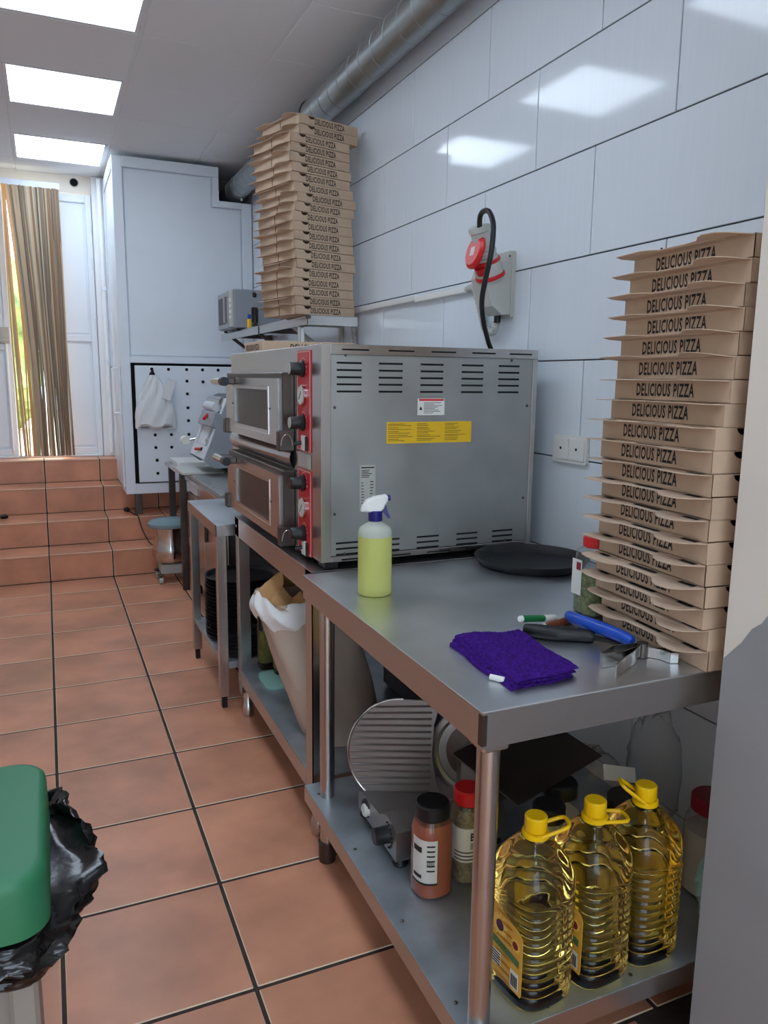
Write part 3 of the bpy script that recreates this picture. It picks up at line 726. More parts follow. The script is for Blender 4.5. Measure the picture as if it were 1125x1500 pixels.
def dup_noflap(o, loc, rz, label, front_text):
    r = o.copy(); COL.objects.link(r); r.location = loc; r.rotation_euler[2] = rz; r['label'] = label
    for ch in o.children:
        if ch.name.startswith('lid_flap') or (not front_text and ch.name == PB_FRONT): continue
        c = ch.copy(); COL.objects.link(c); c.parent = r
    return r
# stack on the worktable next to the near wall
zk = [.83, .887, .955, 1.088, 1.247, 1.294, 1.412, 1.458, 1.64]; xk = [1.099, 1.089, 1.074, 1.075, 1.068, 1.084, 1.102, 1.108, 1.13]
def interp(z, a, b):
    for i in range(len(a) - 1):
        if z <= a[i + 1]: return b[i] + (b[i + 1] - b[i]) * (z - a[i]) / (a[i + 1] - a[i])
    return b[-1]
for i in range(19):
    z = T0 + .0005 + i * BH
    add_box(interp(z, zk, xk) + random.uniform(-.005, .005) + .004, .996 + random.uniform(-.004, .004), z, -.075 + random.uniform(-.012, .012),
            'kraft pizza box, %s in the worktable stack' % ordinal(i + 1, 19), 'pizza boxes stacked on the worktable', (3 if i < 4 else 2 if i < 8 else 1 if i < 13 else 0))
# the stack on the wall shelf, turned a little; its flap side is two plain panels with a seam between them
WSZ = 1.660
off = [.023, .023, -.03, -.03, -.03, -.02, -.027, -.007, .013, 0, -.013, -.01, -.004, -.004, .007, .013, -.003, -.003, 0, .007, .011][::-1]
seam_me = M().box((-.0006, .160, .001), (.0004, .1645, BH - .004)).mesh('panel_seam', slot_black, smooth=False)
emb = M().box((-.0009, -.052, -.012), (.0004, .052, .012), 0, .0006).mesh('embossed_panel', kraft_in, smooth=False)
for i in range(21):
    d = off[i] * .9; n0 = len(bpy.data.objects)
    ph = .235 + .0035 * (i - 10) + random.uniform(-.010, .010); hb = BW / 2
    def turn(p): return Vector((hb * (math.cos(p) - math.sin(p)), hb * (math.sin(p) + math.cos(p)), 0))
    q_ = Vector((1.090 + d * .97, 3.525 + d * .25, 0)) + turn(.235) - turn(ph)
    b_ = add_box(q_.x, q_.y, WSZ + .0006 + i * .0418, ph,
            'kraft pizza box, %s in the wall shelf stack' % ordinal(i + 1, 21), 'pizza boxes on the wall shelf', (i * 7) % 4, False)
    for c_ in b_.children:
        if c_.name.startswith('lid_flap'): c_.scale = (.85, 1, 1)
    link('panel_seam', seam_me, b_); link('embossed_panel', emb, b_, (0, .085, .019)); link('embossed_panel', emb, b_, (0, .243, .019))

# ------------------------------------------------------------------ wall shelf with microwave and bottles
SFX, SYA, SYB = 1.150, 3.535, 5.46
ws = thing('wall_shelf', 'grey metal wall shelf on brackets holding pizza boxes and the microwave', 'shelf', (1.30, 4.5, 1.4))
part('shelf_board', M().box((SFX + .004, SYA, WSZ - .003), (1.405, SYB, WSZ), 0, .001), galv, ws)
part('front_rail', M().box((SFX - .003, SYA, WSZ - .046), (SFX + .006, SYB, WSZ - .002), 0, .002).cyl((SFX + .003, SYA, WSZ - .006), (SFX + .003, SYB, WSZ - .006), .0085, 10).box((SFX, SYA, WSZ - .046), (1.405, SYA + .004, WSZ - .003)), steel, ws)
part('end_cap', M().box((SFX - .008, SYA - .005, WSZ - .018), (SFX + .016, SYA - .0005, WSZ - .001), 0, .002), dark_steel, ws)
for y in (3.9, 4.6, 5.3):
    br = M().box((XW - .02, y - .015, 1.40), (XW - .001, y + .015, WSZ - .003), 0, .002).box((SFX + .02, y - .015, WSZ - .03), (XW - .02, y + .015, WSZ - .004), 0, .002)
    br.tube([(SFX + .04, y, WSZ - .03), (XW - .015, y, 1.44)], .011, 8)
    part('bracket', br, grey_pl if y < 4 else dark_steel, ws)
part('front_strut', M().box((SFX + .004, 3.655, 1.458), (SFX + .026, 3.70, WSZ - .046), 0, .003), steel_bright, ws, 'bright upright under the shelf front')
part('cable_tie', M().box((SFX - .006, 4.42, WSZ - .05), (SFX - .0032, 4.43, WSZ + .003)), black_pl, ws)
mx, my0, my1 = 1.112, 4.89, 5.31
mw = thing('microwave', 'silver microwave oven at the far end of the wall shelf', 'microwave', (mx + .15, (my0 + my1) / 2, WSZ))
part('casing', M().box((mx, my0, WSZ + .012), (mx + .30, my1, WSZ + .25), 0, .006), machine_grey, mw)
md = part('door', M().box((mx - .014, my0 + .10, WSZ + .016), (mx + .001, my1 - .002, WSZ + .246), 0, .004), machine_grey, mw)
part('door_window', M().box((mx - .0155, my0 + .15, WSZ + .045), (mx - .013, my1 - .03, WSZ + .215), 0, .001), bin_grey, md)
part('door_handle', M().tube([(mx - .013, my0 + .12, WSZ + .05), (mx - .036, my0 + .12, WSZ + .05), (mx - .036, my0 + .12, WSZ + .21), (mx - .013, my0 + .12, WSZ + .21)], .007, 8), steel_bright, md)
part('keypad', M().box((mx - .013, my0 + .005, WSZ + .02), (mx + .001, my0 + .095, WSZ + .243), 0, .003), grey_pl, mw)
for k in range(4): part('button', M().box((mx - .0155, my0 + .025, WSZ + .07 + .035 * k), (mx - .0125, my0 + .075, WSZ + .09 + .035 * k), 0, .002), white_pl, mw)
for x, y in ((mx + .03, my0 + .03), (mx + .03, my1 - .03), (mx + .27, my0 + .03), (mx + .27, my1 - .03)): part('foot', M().cyl((x, y, WSZ), (x, y, WSZ + .013), .012, 10), black_pl, mw)
c = (1.175, 4.62, WSZ)
sb = thing('sauce_bottle', 'dark sauce bottle with black cap standing on the wall shelf by the microwave', 'bottle', c)
part('bottle', M().lathe([(.019, 0), (.021, .006), (.021, .11), (.018, .13), (.010, .155), (.0095, .18)], c, 20), clear_pl, sb)
part('contents', M().lathe([(.018, .004), (.0195, .008), (.0195, .105), (.017, .118)], c, 20), bottle_dark, sb)
part('label', M().lathe([(.0214, .03), (.0216, .031), (.0216, .115), (.0214, .116)], c, 20), black_gl, sb)
part('cap', M().lathe([(.0115, .176), (.0125, .18), (.0125, .204), (.011, .206)], c, 16), black_pl, sb)
c = (1.172, 4.745, WSZ)
yb_ = thing('small_bottle', 'tiny yellow bottle with blue cap standing left of the sauce bottle', 'bottle', c)
part('bottle', M().lathe([(.012, 0), (.013, .004), (.013, .05), (.009, .06)], c, 16), yellow_pl, yb_)
part('cap', M().lathe([(.0095, .059), (.0105, .062), (.0105, .085), (.009, .087)], c, 14), blue_h, yb_)

# ------------------------------------------------------------------ electrics on the tiled wall
es = thing('power_socket', 'grey industrial wall socket with angled housing below the cable loop', 'socket', (XW, 2.31, 1.57))
part('back_plate', M().prism(rrect(2.258, 1.574, 2.352, 1.792, .006), MX(XW - .016), .0155), grey_pl, es)
wed = [(XW - .016, 1.765), (XW - .016, 1.585), (XW - .045, 1.582), (XW - .085, 1.61), (XW - .118, 1.70), (XW - .105, 1.735)]
part('housing', M().prism(wed, rot_frame((1, 0, 0), (0, 0, 1), (0, -1, 0), (0, 2.350, 0)), .088), grey_pl, es, smooth=False)
part('gland', M().cyl((XW - .03, 2.315, 1.56), (XW - .03, 2.315, 1.59), .012, 12), black_pl, es)
for y, z in ((2.272, 1.60), (2.272, 1.775)): part('screw', M().cyl((XW - .0175, y, z), (XW - .0155, y, z), .004, 8), black_pl, es)
ax = Vector((-.42, -.20, .89)).normalized(); o = Vector((1.392, 2.292, 1.70))
TP = Matrix.Translation(o) @ ax.to_track_quat('Z', 'Y').to_matrix().to_4x4() @ Matrix.Diagonal((1.28, 1.28, 1.12, 1))
pl = thing('power_plug', 'grey and red industrial plug pushed into the wall socket', 'plug', tuple(o))
part('plug_body', M().lathe([(.036, .0), (.037, .03), (.033, .055), (.031, .06), (.031, .068), (.028, .07), (.028, .078), (.031, .08), (.030, .088), (.026, .09), (.026, .098), (.024, .1), (.025, .14), (.029, .145), (.028, .155)], (0, 0, 0), 24, T=TP), grey_pl, pl)
part('red_ring', M().lathe([(.0385, .004), (.0395, .006), (.0395, .014), (.0385, .016)], (0, 0, 0), 24, T=TP), red_pl, pl)
part('red_ring', M().lathe([(.0345, .05), (.036, .052), (.036, .058), (.0345, .06)], (0, 0, 0), 24, T=TP), red_pl, pl)
a2 = Vector((-.97, .02, .22)).normalized(); o2 = Vector((1.322, 2.268, 1.775))
TL = Matrix.Translation(o2) @ a2.to_track_quat('Z', 'Y').to_matrix().to_4x4()
lid = part('socket_lid', M().lathe([(.048, 0), (.055, .003), (.055, .010), (.044, .018)], (0, 0, 0), 30, T=TL), red_pl, pl, 'red round hinged lid')
part('lid_badge', M().box((-.013, -.014, .018), (.013, .014, .019), 0, 0, T=TL), white_lab, lid)
part('lid_hinge', M().tube([o2 + Vector((.012, -.004, -.045)), o + Vector((-.045, -.02, .01))], [.022, .017], 12), red_pl, lid)
e0 = o + ax * .165
cpts = [e0, (1.314, 2.243, 1.882), (1.308, 2.212, 1.893), (1.300, 2.165, 1.882), (1.294, 2.130, 1.845), (1.290, 2.120, 1.80), (1.285, 2.122, 1.743), (1.285, 2.145, 1.684), (1.30, 2.191, 1.617), (1.34, 2.245, 1.558), (1.40, 2.309, 1.496), (1.43, 2.33, 1.455), (1.436, 2.335, 1.38)]
def smooth_path(p, k=6):
    p = [Vector(q) for q in p]; r = []
    for i in range(len(p) - 1):
        a, b, c_, d = p[max(i - 1, 0)], p[i], p[i + 1], p[min(i + 2, len(p) - 1)]
        for s in range(k):
            t = s / k; r.append(.5 * ((2 * b) + (c_ - a) * t + (2 * a - 5 * b + 4 * c_ - d) * t * t + (3 * b - a - 3 * c_ + d) * t ** 3))
    return r + [p[-1]]
solo('power_cable', M().tube(smooth_path(cpts), .0085, 10), black_pl, 'thick black cable looping from the red plug down behind the oven', 'cable')
tk = solo('cable_trunking', M().box((XW - .022, 2.55, 1.683), (XW - .0005, 2.99, 1.708), 0, .003).box((XW - .022, 2.99, 1.690), (XW - .0005, 3.70, 1.715), 0, .003), white_pl, 'white plastic cable trunking running along the tiled wall', 'trunking')
def corr(pts, r, k=10):
    p = smooth_path(pts, k); return M().tube(p, [r * (1.0 if i % 2 else .82) for i in range(len(p))], 12)
part('flexible_conduit', corr([(XW - .012, 2.56, 1.695), (XW - .016, 2.50, 1.69), (XW - .02, 2.44, 1.60), (XW - .025, 2.40, 1.545), (XW - .028, 2.345, 1.53), (XW - .03, 2.318, 1.562)], .0135, 12), grey_pl, tk, 'grey corrugated conduit curving up to the socket')
part('flexible_conduit', corr([(XW - .013, 3.70, 1.70), (XW - .014, 3.725, 1.66), (XW - .016, 3.70, 1.60), (XW - .016, 3.68, 1.52), (XW - .016, 3.67, 1.42)], .0145, 14), grey_pl, tk, 'grey corrugated conduit dropping beside the shelf end')
sw = thing('wall_switch', 'white double blanking plate on the wall beside the oven', 'switch', (XW, 1.907, 1.115))
part('plate', M().prism(rrect(1.825, 1.117, 1.990, 1.201, .006), MX(XW - .010), .0095), white_pl, sw)
for y in (1.834, 1.910):
    m_ = part('module', M().box((XW - .0135, y, 1.127), (XW - .0095, y + .071, 1.191), 0, .002), white_pl, sw)
    part('screw_hole', M().cyl((XW - .0142, y + .036, 1.161), (XW - .013, y + .036, 1.161), .0045, 10), slot_black, m_)

# ------------------------------------------------------------------ things on the worktable
c = (.732, 1.715, T0)
sb = thing('spray_bottle', 'spray bottle of yellow-green cleaner with white and navy trigger head', 'bottle', c)
R = .0425
part('bottle', M().lathe([(R - .006, 0), (R - .001, .003), (R, .008), (R, .150)], c, 36), clean_liq, sb)
part('bottle_top', M().lathe([(R, .150), (R, .160), (R - .004, .170), (.024, .180), (.016, .184), (.015, .192)], c, 36), clean_top, sb)
part('collar', M().lathe([(.0165, .187), (.0175, .189), (.0175, .211), (.016, .213)], c, 24), blue_pl, sb)
hp = [(-.036, .212), (-.033, .224), (-.022, .240), (-.006, .2475), (.026, .2525), (.030, .249), (.030, .238), (.023, .228), (.020, .219), (.012, .211), (-.014, .210)]
CX, CYv = c[0], c[1]
hdir = Vector((math.cos(-.25), math.sin(-.25), 0)); hn = Vector((-hdir.y, hdir.x, 0))
def hmat(w): return rot_frame(hdir, (0, 0, 1), -hn, Vector(c) + hn * w)
mb = M(); n = len(hp); cxh = sum(p[0] for p in hp) / n; czh = sum(p[1] for p in hp) / n; v = []
for w, s in ((-.0135, .84), (-.010, 1), (.010, 1), (.0135, .84)):
    Tm = hmat(w); v += [Tm @ Vector((cxh + (a - cxh) * s, czh + (b - czh) * s, 0)) for a, b in hp]
mb.add(v, [tuple(range(n)), tuple(range(4 * n - 1, 3 * n - 1, -1))] + [(k * n + i, k * n + (i + 1) % n, (k + 1) * n + (i + 1) % n, (k + 1) * n + i) for k in range(3) for i in range(n)])
part('spray_head', mb, white_pl, sb)
part('nozzle', M().cyl(hmat(0) @ Vector((.030, .244, 0)), hmat(0) @ Vector((.037, .2445, 0)), .0075, 14), blue_pl, sb)
part('trigger', M().prism([(.021, .222), (.027, .225), (.030, .210), (.038, .194), (.032, .193), (.019, .208)], hmat(.006), .012), blue_pl, sb, smooth=False)

def flat_disc(c, r, h, m, name, label, cat, rim=.012):
    t = thing(name, label, cat, c)
    pr = [(r * .86, 0), (r * .90, .001), (r, h - .003), (r + .003, h), (r - .001, h), (r * .90 - .004, .004), (r * .86, .0025)]
    mb = M(); n = 48
    v = [(c[0] + a * math.cos(2 * pi * j / n), c[1] + a * math.sin(2 * pi * j / n), c[2] + z) for a, z in pr for j in range(n)]
    k = len(pr); f = [(i * n + j, i * n + (j + 1) % n, (i + 1) * n + (j + 1) % n, (i + 1) * n + j) for i in range(k - 1) for j in range(n)] + [tuple(range(n)), tuple(range((k - 1) * n, k * n))]
    mb.add(v, f); part('pan_body', mb, m, t); return t
flat_disc((1.285, 1.835, T0), .165, .026, black_pan_m, 'pizza_pan', 'round black pizza pan lying on the worktable in front of the oven', 'pan')

# herb shaker jar
c = (1.148, 1.378, T0)
hj = thing('herb_jar', 'square clear jar of dried herbs with red lid beside the pizza boxes', 'jar', c)
part('jar', M().lathe([(.036, 0), (.040, .004), (.040, .135), (.036, .150), (.028, .156), (.027, .162)], c, 40, sq=5), clear_pl, hj)
part('contents', M().lathe([(.034, .003), (.0385, .006), (.0385, .092), (.034, .094)], c, 40, sq=5), herbs, hj)
part('lid', M().lathe([(.031, .158), (.033, .160), (.033, .180), (.031, .183)], c, 40), red_pl, hj)
lg = M()
for a in range(26): lg.box((-.0012, -.0335, .161), (.0012, -.0325, .180), T=Matrix.Translation(c) @ Matrix.Rotation(a * 2 * pi / 26, 4, 'Z'))
for a in range(5): lg.box((c[0] - .02 + .008 * a, c[1] - .02, c[2] + .183), (c[0] - .016 + .008 * a, c[1] + .02, c[2] + .186), 0, .001)
part('lid_ridges', lg, red_pl, hj)
part('label', M().box((c[0] - .0412, c[1] + .002, c[2] + .045), (c[0] - .0403, c[1] + .036, c[2] + .128)), white_lab, hj)
part('label_mark', M().box((c[0] - .0418, c[1] + .005, c[2] + .104), (c[0] - .0412, c[1] + .020, c[2] + .122)), crimson, hj)

# purple towel
TA, TB, TC, TD = Vector((.728, 1.300, T0)), Vector((.882, 1.297, T0)), Vector((.862, 1.070, T0)), Vector((.716, 1.058, T0))
def towel_layer(z0, dx, amp):
    def fn(u, v):
        p = TA.lerp(TB, u).lerp(TD.lerp(TC, u), v)
        edge = min(u, 1 - u, v, 1 - v); rnd_ = min(1, edge * 12) ** .5
        z = z0 + .007 * rnd_ + amp * (math.sin(u * 37 + v * 11) * math.sin(v * 41 - u * 9) + .7 * math.sin(u * 83 + 4) * math.sin(v * 77)) * .5 * rnd_
        z += .008 * max(0, math.cos((u - .2) * 3)) * (1 - v)
        return (p.x + dx + .003 * math.sin(v * 9), p.y + .003 * math.sin(u * 8), z)
    return fn
tw = M()
for z0, dx in ((.0005, -.006), (.0075, .0), (.0145, .005)):
    a = tw
    fn = towel_layer(T0 + z0, dx, .0022)
    nu, nv = 70, 84
    base = lambda u, v, fn=fn, z0=z0: (fn(u, v)[0], fn(u, v)[1], T0 + z0 - .0005)
    o = len(a.v); a.grid(fn, nu, nv)
    ring = [(i, 0) for i in range(nu)] + [(nu - 1, j) for j in range(1, nv)] + [(i, nv - 1) for i in range(nu - 2, -1, -1)] + [(0, j) for j in range(nv - 2, 0, -1)]
    ids = [o + j * nu + i for i, j in ring]; bs = len(a.v); k = len(ring)
    a.add([(a.v[q][0], a.v[q][1], T0 + z0) for q in ids], [])
    a.f += [(ids[i], ids[(i + 1) % k], bs + (i + 1) % k, bs + i) for i in range(k)]; a.m += [0] * k
tt = solo('towel', tw, purple, 'folded purple terry cloth lying on the near corner of the worktable', 'towel', ang=60)
part('care_tag', M().cyl((.706, 1.118, T0 + .006), (.722, 1.095, T0 + .006), .0055, 12), white_pl, tt, 'white rolled care tag')

# markers and pan gripper
def marker(a, b, mt, mcap, label, tip):
    a, b = Vector(a), Vector(b); d = (b - a).normalized(); L_ = (b - a).length
    t = thing('marker_pen', label, 'pen', tuple((a + b) / 2 - Vector((0, 0, .008))))
    part('barrel', M().tube([a, a + d * L_ * .62], .0078, 14), mt, t)
    part('cap', M().tube([a + d * L_ * .62, a + d * (L_ - .006), b], [.0084, .0084, .006], 14), mcap, t)
    part('end_plug', M().tube([a - d * .006, a], [.006, .0078], 14), tip, t)
marker((.905, 1.318, T0 + .0315), (1.02, 1.352, T0 + .0095), green_mk, white_pl, 'green marker with white cap lying across the black handle', white_pl)
marker((.962, 1.312, T0 + .009), (1.06, 1.335, T0 + .009), brown_mk, brown_mk, 'brown marker lying beside the green marker', white_pl)
pg = thing('pan_gripper', 'steel pan gripper with one black and one blue handle beside the box stack', 'gripper', (1.0, 1.15, T0))
bh = smooth_path([(.901, 1.301, T0 + .014), (.915, 1.285, T0 + .014), (.95, 1.252, T0 + .014), (.985, 1.232, T0 + .014), (1.012, 1.208, T0 + .012)], 6)
part('black_handle', M().tube(bh, [.010 + .006 * math.sin(pi * i / (len(bh) - 1)) ** .5 for i in range(len(bh))], 14), black_pl, pg, 'black plastic handle')
part('arm', M().tube(smooth_path([(1.008, 1.212, T0 + .012), (1.03, 1.16, T0 + .012), (1.043, 1.112, T0 + .012)], 5), .006, 8), black_pl, pg)
bl = smooth_path([(1.02, 1.306, T0 + .030), (1.012, 1.275, T0 + .032), (1.02, 1.215, T0 + .032), (1.032, 1.155, T0 + .030), (1.037, 1.125, T0 + .026)], 6)
part('blue_handle', M().tube(bl, [.009 + .005 * math.sin(pi * i / (len(bl) - 1)) ** .5 for i in range(len(bl))], 14), blue_h, pg, 'blue plastic handle')
def strap(pts, w, th, lean=0):
    mb = M(); p = [Vector(q) for q in pts]
    for a, b in zip(p, p[1:]):
        d = (b - a); n = Vector((-d.y, d.x, 0)).normalized() * th / 2; z = Vector((0, 0, w))
        mb.add([a - n, b - n, b + n, a + n, a - n + z, b - n + z, b + n + z, a + n + z], [(0, 1, 2, 3), (7, 6, 5, 4), (0, 4, 5, 1), (1, 5, 6, 2), (2, 6, 7, 3), (3, 7, 4, 0)])
    return mb
zt = T0 + .001
part('jaw', strap([(1.045, 1.112, zt), (.985, 1.118, zt), (.938, 1.098, zt), (.934, 1.088, zt), (.985, 1.086, zt), (1.035, 1.10, zt)], .027, .002), steel_bright, pg)
part('jaw', strap([(1.045, 1.108, zt), (1.0, 1.078, zt), (.96, 1.058, zt), (.921, 1.035, zt)], .027, .002), steel_bright, pg)
part('pivot', M().cyl((1.046, 1.106, T0 + .001), (1.046, 1.106, T0 + .03), .011, 16), dark_steel, pg)
part('tip', strap([(1.05, 1.106, zt), (1.068, 1.082, zt), (1.072, 1.058, zt), (1.086, 1.052, zt), (1.09, 1.078, zt), (1.07, 1.092, zt)], .02, .002), steel_bright, pg)

# ------------------------------------------------------------------ lower shelf of the worktable
def sweep_jar(c, r, h, contents, lidm, name, label, hfill=.8, sq=2.6, lab=True, lidh=.035, lidr=.86):
    t = thing(name, label, 'jar', c)
    part('jar', M().lathe([(r - .006, 0), (r, .006), (r, h * .70), (r - .003, h * .76), (r * .84, h * .82), (r * .80, h * .84)], c, 36, sq=sq), clear_pl, t)
    part('contents', M().lathe([(r - .008, .003), (r - .0015, .007), (r - .0015, h * min(hfill, .70)), (r - .006, h * hfill)], c, 36, sq=sq), contents, t)
    part('lid', M().lathe([(r * lidr - .001, h - lidh), (r * lidr + .001, h - lidh + .002), (r * lidr + .001, h - .004), (r * lidr - .003, h)], c, 32), lidm, t)
    return t
c = (.752, 1.413, SH)
j1 = sweep_jar(c, .045, .222, paprika, black_pl, 'spice_jar', 'tall jar of orange-red paprika with black lid on the lower shelf', .8)
def wrap(c, r, z0, z1, a0, a1, sq=2.6, n=12, e=.0006):
    mb = M(); v = []
    for s in range(n + 1):
        w = a0 + (a1 - a0) * s / n; q = (abs(math.cos(w)) ** sq + abs(math.sin(w)) ** sq) ** (-1 / sq) * (r + e)
        v += [(c[0] + q * math.cos(w), c[1] + q * math.sin(w), c[2] + z0), (c[0] + q * math.cos(w), c[1] + q * math.sin(w), c[2] + z1)]
    return mb.add(v, [(2 * s, 2 * s + 2, 2 * s + 3, 2 * s + 1) for s in range(n)])
part('label', wrap(c, .045, .045, .15, -pi * 1.02, -pi * .56), white_lab, j1)
pr = M()
for k in range(6): pr_ = wrap(c, .045, .075 + .012 * k, .079 + .012 * k, -pi * .72, -pi * .60, e=.0012); pr.add(pr_.v, pr_.f)
for k in range(8): pr_ = wrap(c, .045, .088, .102, -pi * (.72 - .014 * k), -pi * (.713 - .014 * k), n=1, e=.0014); pr.add(pr_.v, pr_.f)
for z0, z1 in ((.118, .132), (.055, .064)): pr_ = wrap(c, .045, z0, z1, -pi * .98, -pi * .80, e=.0012); pr.add(pr_.v, pr_.f)
part('label_print', pr, ink, j1, fix=False)
part('label_edge', wrap(c, .045, .041, .046, -pi * 1.02, -pi * .55, e=.001), ink, j1)
c = (.852, 1.425, SH)
j2 = sweep_jar(c, .040, .228, spice_grey, red_pl, 'spice_jar', 'jar of brown seasoning with red lid and paper label behind the table leg', .8)
part('label', wrap(c, .040, .06, .145, -pi * 1.02, -pi * .35), white_lab, j2)
pr = M()
p0, p1 = c[0] - .012, c[1] - .0424
put_text(pr, 'Be', (p0 - .003, p1, SH + .116), (.02, 0, 0), (0, 0, .02))
for k in range(3): pr_ = wrap(c, .040, .066 + .009 * k, .069 + .009 * k, -pi * .9, -pi * .5, e=.0012); pr.add(pr_.v, pr_.f)
for k in range(7): pr_ = wrap(c, .040, .094, .11, -pi * (.6 - .016 * k), -pi * (.592 - .016 * k), n=1, e=.0014); pr.add(pr_.v, pr_.f)
part('label_print', pr, ink, j2, fix=False)
for (x, y, r, h, l) in ((.99, 1.30, .042, .222, 'jar with black lid and pale contents just behind the near table leg'), (1.065, 1.36, .046, .232, 'wide jar with black lid behind the first oil bottle'),
                        (1.175, 1.255, .052, .225, 'big jar with black lid between the first and second oil bottle')):
    sweep_jar((x, y, SH), r, h, salt, black_pl, 'spice_jar', l, .66)
sweep_jar((1.345, 1.165, SH), .054, .235, salt, crimson, 'spice_jar', 'jar with dark red lid behind the third oil bottle', .66)
# oil bottles
def oil_bottle(c, rz, label, hang, lab=True):
    t = thing('oil_bottle', label, 'bottle', c, rz, 'sunflower oil bottles')
    H = .345
    prof = [(.046, .0), (.060, .004), (.067, .014)]
    z = .022
    while z < .205:
        prof += [(.0675, z), (.0695, z + .006), (.0695, z + .010), (.0668, z + .0155)]; z += .0165
    prof += [(.068, .225), (.069, .24), (.0675, .252)]
    prof_t = [(.0675, .252), (.064, .268), (.056, .287), (.043, .305), (.030, .318), (.020, .326), (.0185, .336)]
    mb = M().lathe(prof + prof_t[1:], (0, 0, 0), 44, sq=3.4, sx=.95, sy=1.04)
    # vertical flutes on the shoulder
    vv = []
    for (x, y, zz) in mb.v:
        if .258 < zz < .315:
            a = math.atan2(y, x); k = 1 - .045 * (1 - math.cos(8 * a)) * .5; x, y = x * k, y * k
        vv.append((x, y, zz))
    mb.v = vv
    part('bottle_body', mb, oil, t, local=True, ang=60)
    part('cap', M().lathe([(.0205, .335), (.0215, .337), (.0215, .362), (.019, .3645)], (0, 0, 0), 28), yellow_pl, t, local=True)
    part('cap_ring', M().lathe([(.022, .322), (.0255, .324), (.0255, .332), (.022, .334)], (0, 0, 0), 28), yellow_pl, t, local=True)
    ca, zup = hang; d = Vector((math.cos(ca), math.sin(ca), zup)).normalized(); sd = Vector((-math.sin(ca), math.cos(ca), 0)); o = Vector((0, 0, .328))
    loop = [o + sd * .021 + d * .004, o + sd * .020 + d * .03, o + sd * .018 + d * .055, o + sd * .010 + d * .064, o - sd * .010 + d * .064, o - sd * .018 + d * .055, o - sd * .020 + d * .03, o - sd * .021 + d * .004]
    part('carry_handle', M().tube(smooth_path(loop, 4), .0038, 8), yellow_pl, t, local=True)
    if lab:
        X = -.0655
        def decal(nm, poly, e, mt, par): return part(nm, M().prism(poly, MX(X - e), .0003), mt, par, local=True, smooth=False)
        lb = part('label', M().prism([(-.052, .042), (.052, .042), (.054, .05), (.054, .185), (.046, .196), (-.046, .168), (-.054, .158), (-.054, .05)], MX(X), .0012), yellow_olab, t, local=True, smooth=False)
        def star(cy_, cz_, r, n, k): return [(cy_ + r * (1 if i % 2 else k) * math.cos(i * pi / n), cz_ + r * (1 if i % 2 else k) * math.sin(i * pi / n)) for i in range(2 * n)]
        decal('flower_petals', star(.012, .150, .026, 14, .7), .0004, petal, lb); decal('flower_centre', star(.012, .150, .011, 10, 1), .0008, flower_c, lb)
        decal('flower_petals', star(-.034, .138, .014, 12, .7), .0004, petal, lb); decal('flower_centre', star(-.034, .138, .008, 10, 1), .0008, flower_c2, lb)
        decal('label_band', [(-.046, .098), (.052, .108), (.052, .124), (-.046, .113)], .0005, green_band, lb)
        decal('text_patch', [(.006, .062), (.034, .062), (.034, .092), (.006, .092)], .0004, white_lab, lb)
        decal('barcode', [(-.046, .048), (-.022, .048), (-.022, .084), (-.046, .084)], .0004, white_lab, lb)
        bc = M()
        for k in range(5): bc.prism([(.008, .065 + .0055 * k), (.032, .065 + .0055 * k), (.032, .0675 + .0055 * k), (.008, .0675 + .0055 * k)], MX(X - .0008), .0003)
        for k in range(7): bc.prism([(-.043 + .0028 * k, .052), (-.0414 + .0028 * k, .052), (-.0414 + .0028 * k, .076), (-.043 + .0028 * k, .076)], MX(X - .0008), .0003)
        part('label_print', bc, ink, lb, local=True, smooth=False)
    return t
yellow_olab = mat('oil_label', (216, 164, 62), .5); petal = mat('petal', (238, 196, 92), .6); flower_c = mat('flower_centre', (74, 40, 70), .7); flower_c2 = mat('flower_centre_red', (120, 30, 30), .7); green_band = mat('green_band', (72, 112, 66), .6)
oil_bottle((.795, 1.081, SH), .10, 'oil bottle nearest the table leg with its handle raised to the right', (-.45, .35))
oil_bottle((.933, 1.081, SH), .06, 'middle oil bottle with its yellow handle lying flat', (-.35, -.05))
oil_bottle((1.066, 1.088, SH), .0, 'oil bottle nearest the wall with its handle raised to the left', (2.7, .75), False)
# bags behind
def blob(c, rx, ry, rz, seed, n=26, amp=.18):
    rd = random.Random(seed); ks = [(rd.uniform(2, 6), rd.uniform(2, 6), rd.uniform(0, 6)) for _ in range(5)]
    def fn(u, v):
        a = 2 * pi * u; b = pi * v - pi / 2
        k = 1 + sum(amp / 5 * math.sin(p * a * 1 // 1 * 0 + round(p) * a + q * 2 * b + s) for p, q, s in ks)
        return (c[0] + rx * k * math.cos(a) * math.cos(b), c[1] + ry * k * math.sin(a) * math.cos(b), max(c[2] - rz, c[2] + rz * k * math.sin(b)))
    return M().grid(fn, n, n // 2 + 2, 0, True)
cbg = solo('plastic_bag', blob((1.215, 1.43, SH + .125), .088, .088, .125, 3), clear_bag, 'crumpled clear plastic bag leaning on the tiles behind the jars', 'bag')
part('bag_label', M().box((1.14, 1.300, SH + .235), (1.24, 1.303, SH + .27), T=Matrix.Translation((1.19, 1.3, SH + .25)) @ Matrix.Rotation(.3, 4, 'Y') @ Matrix.Rotation(-.5, 4, 'X') @ Matrix.Translation((-1.19, -1.3, -SH - .25))), white_lab, cbg)
solo('plastic_bag', blob((1.392, 1.40, SH + .17), .055, .08, .17, 5), clear_bag, 'clear bag standing upright against the tiles under the worktable', 'bag')
solo('packet', blob((1.27, 1.04, SH + .115), .085, .03, .115, 9, amp=.3), skyblue, 'pale green packet standing behind the third oil bottle', 'packet')
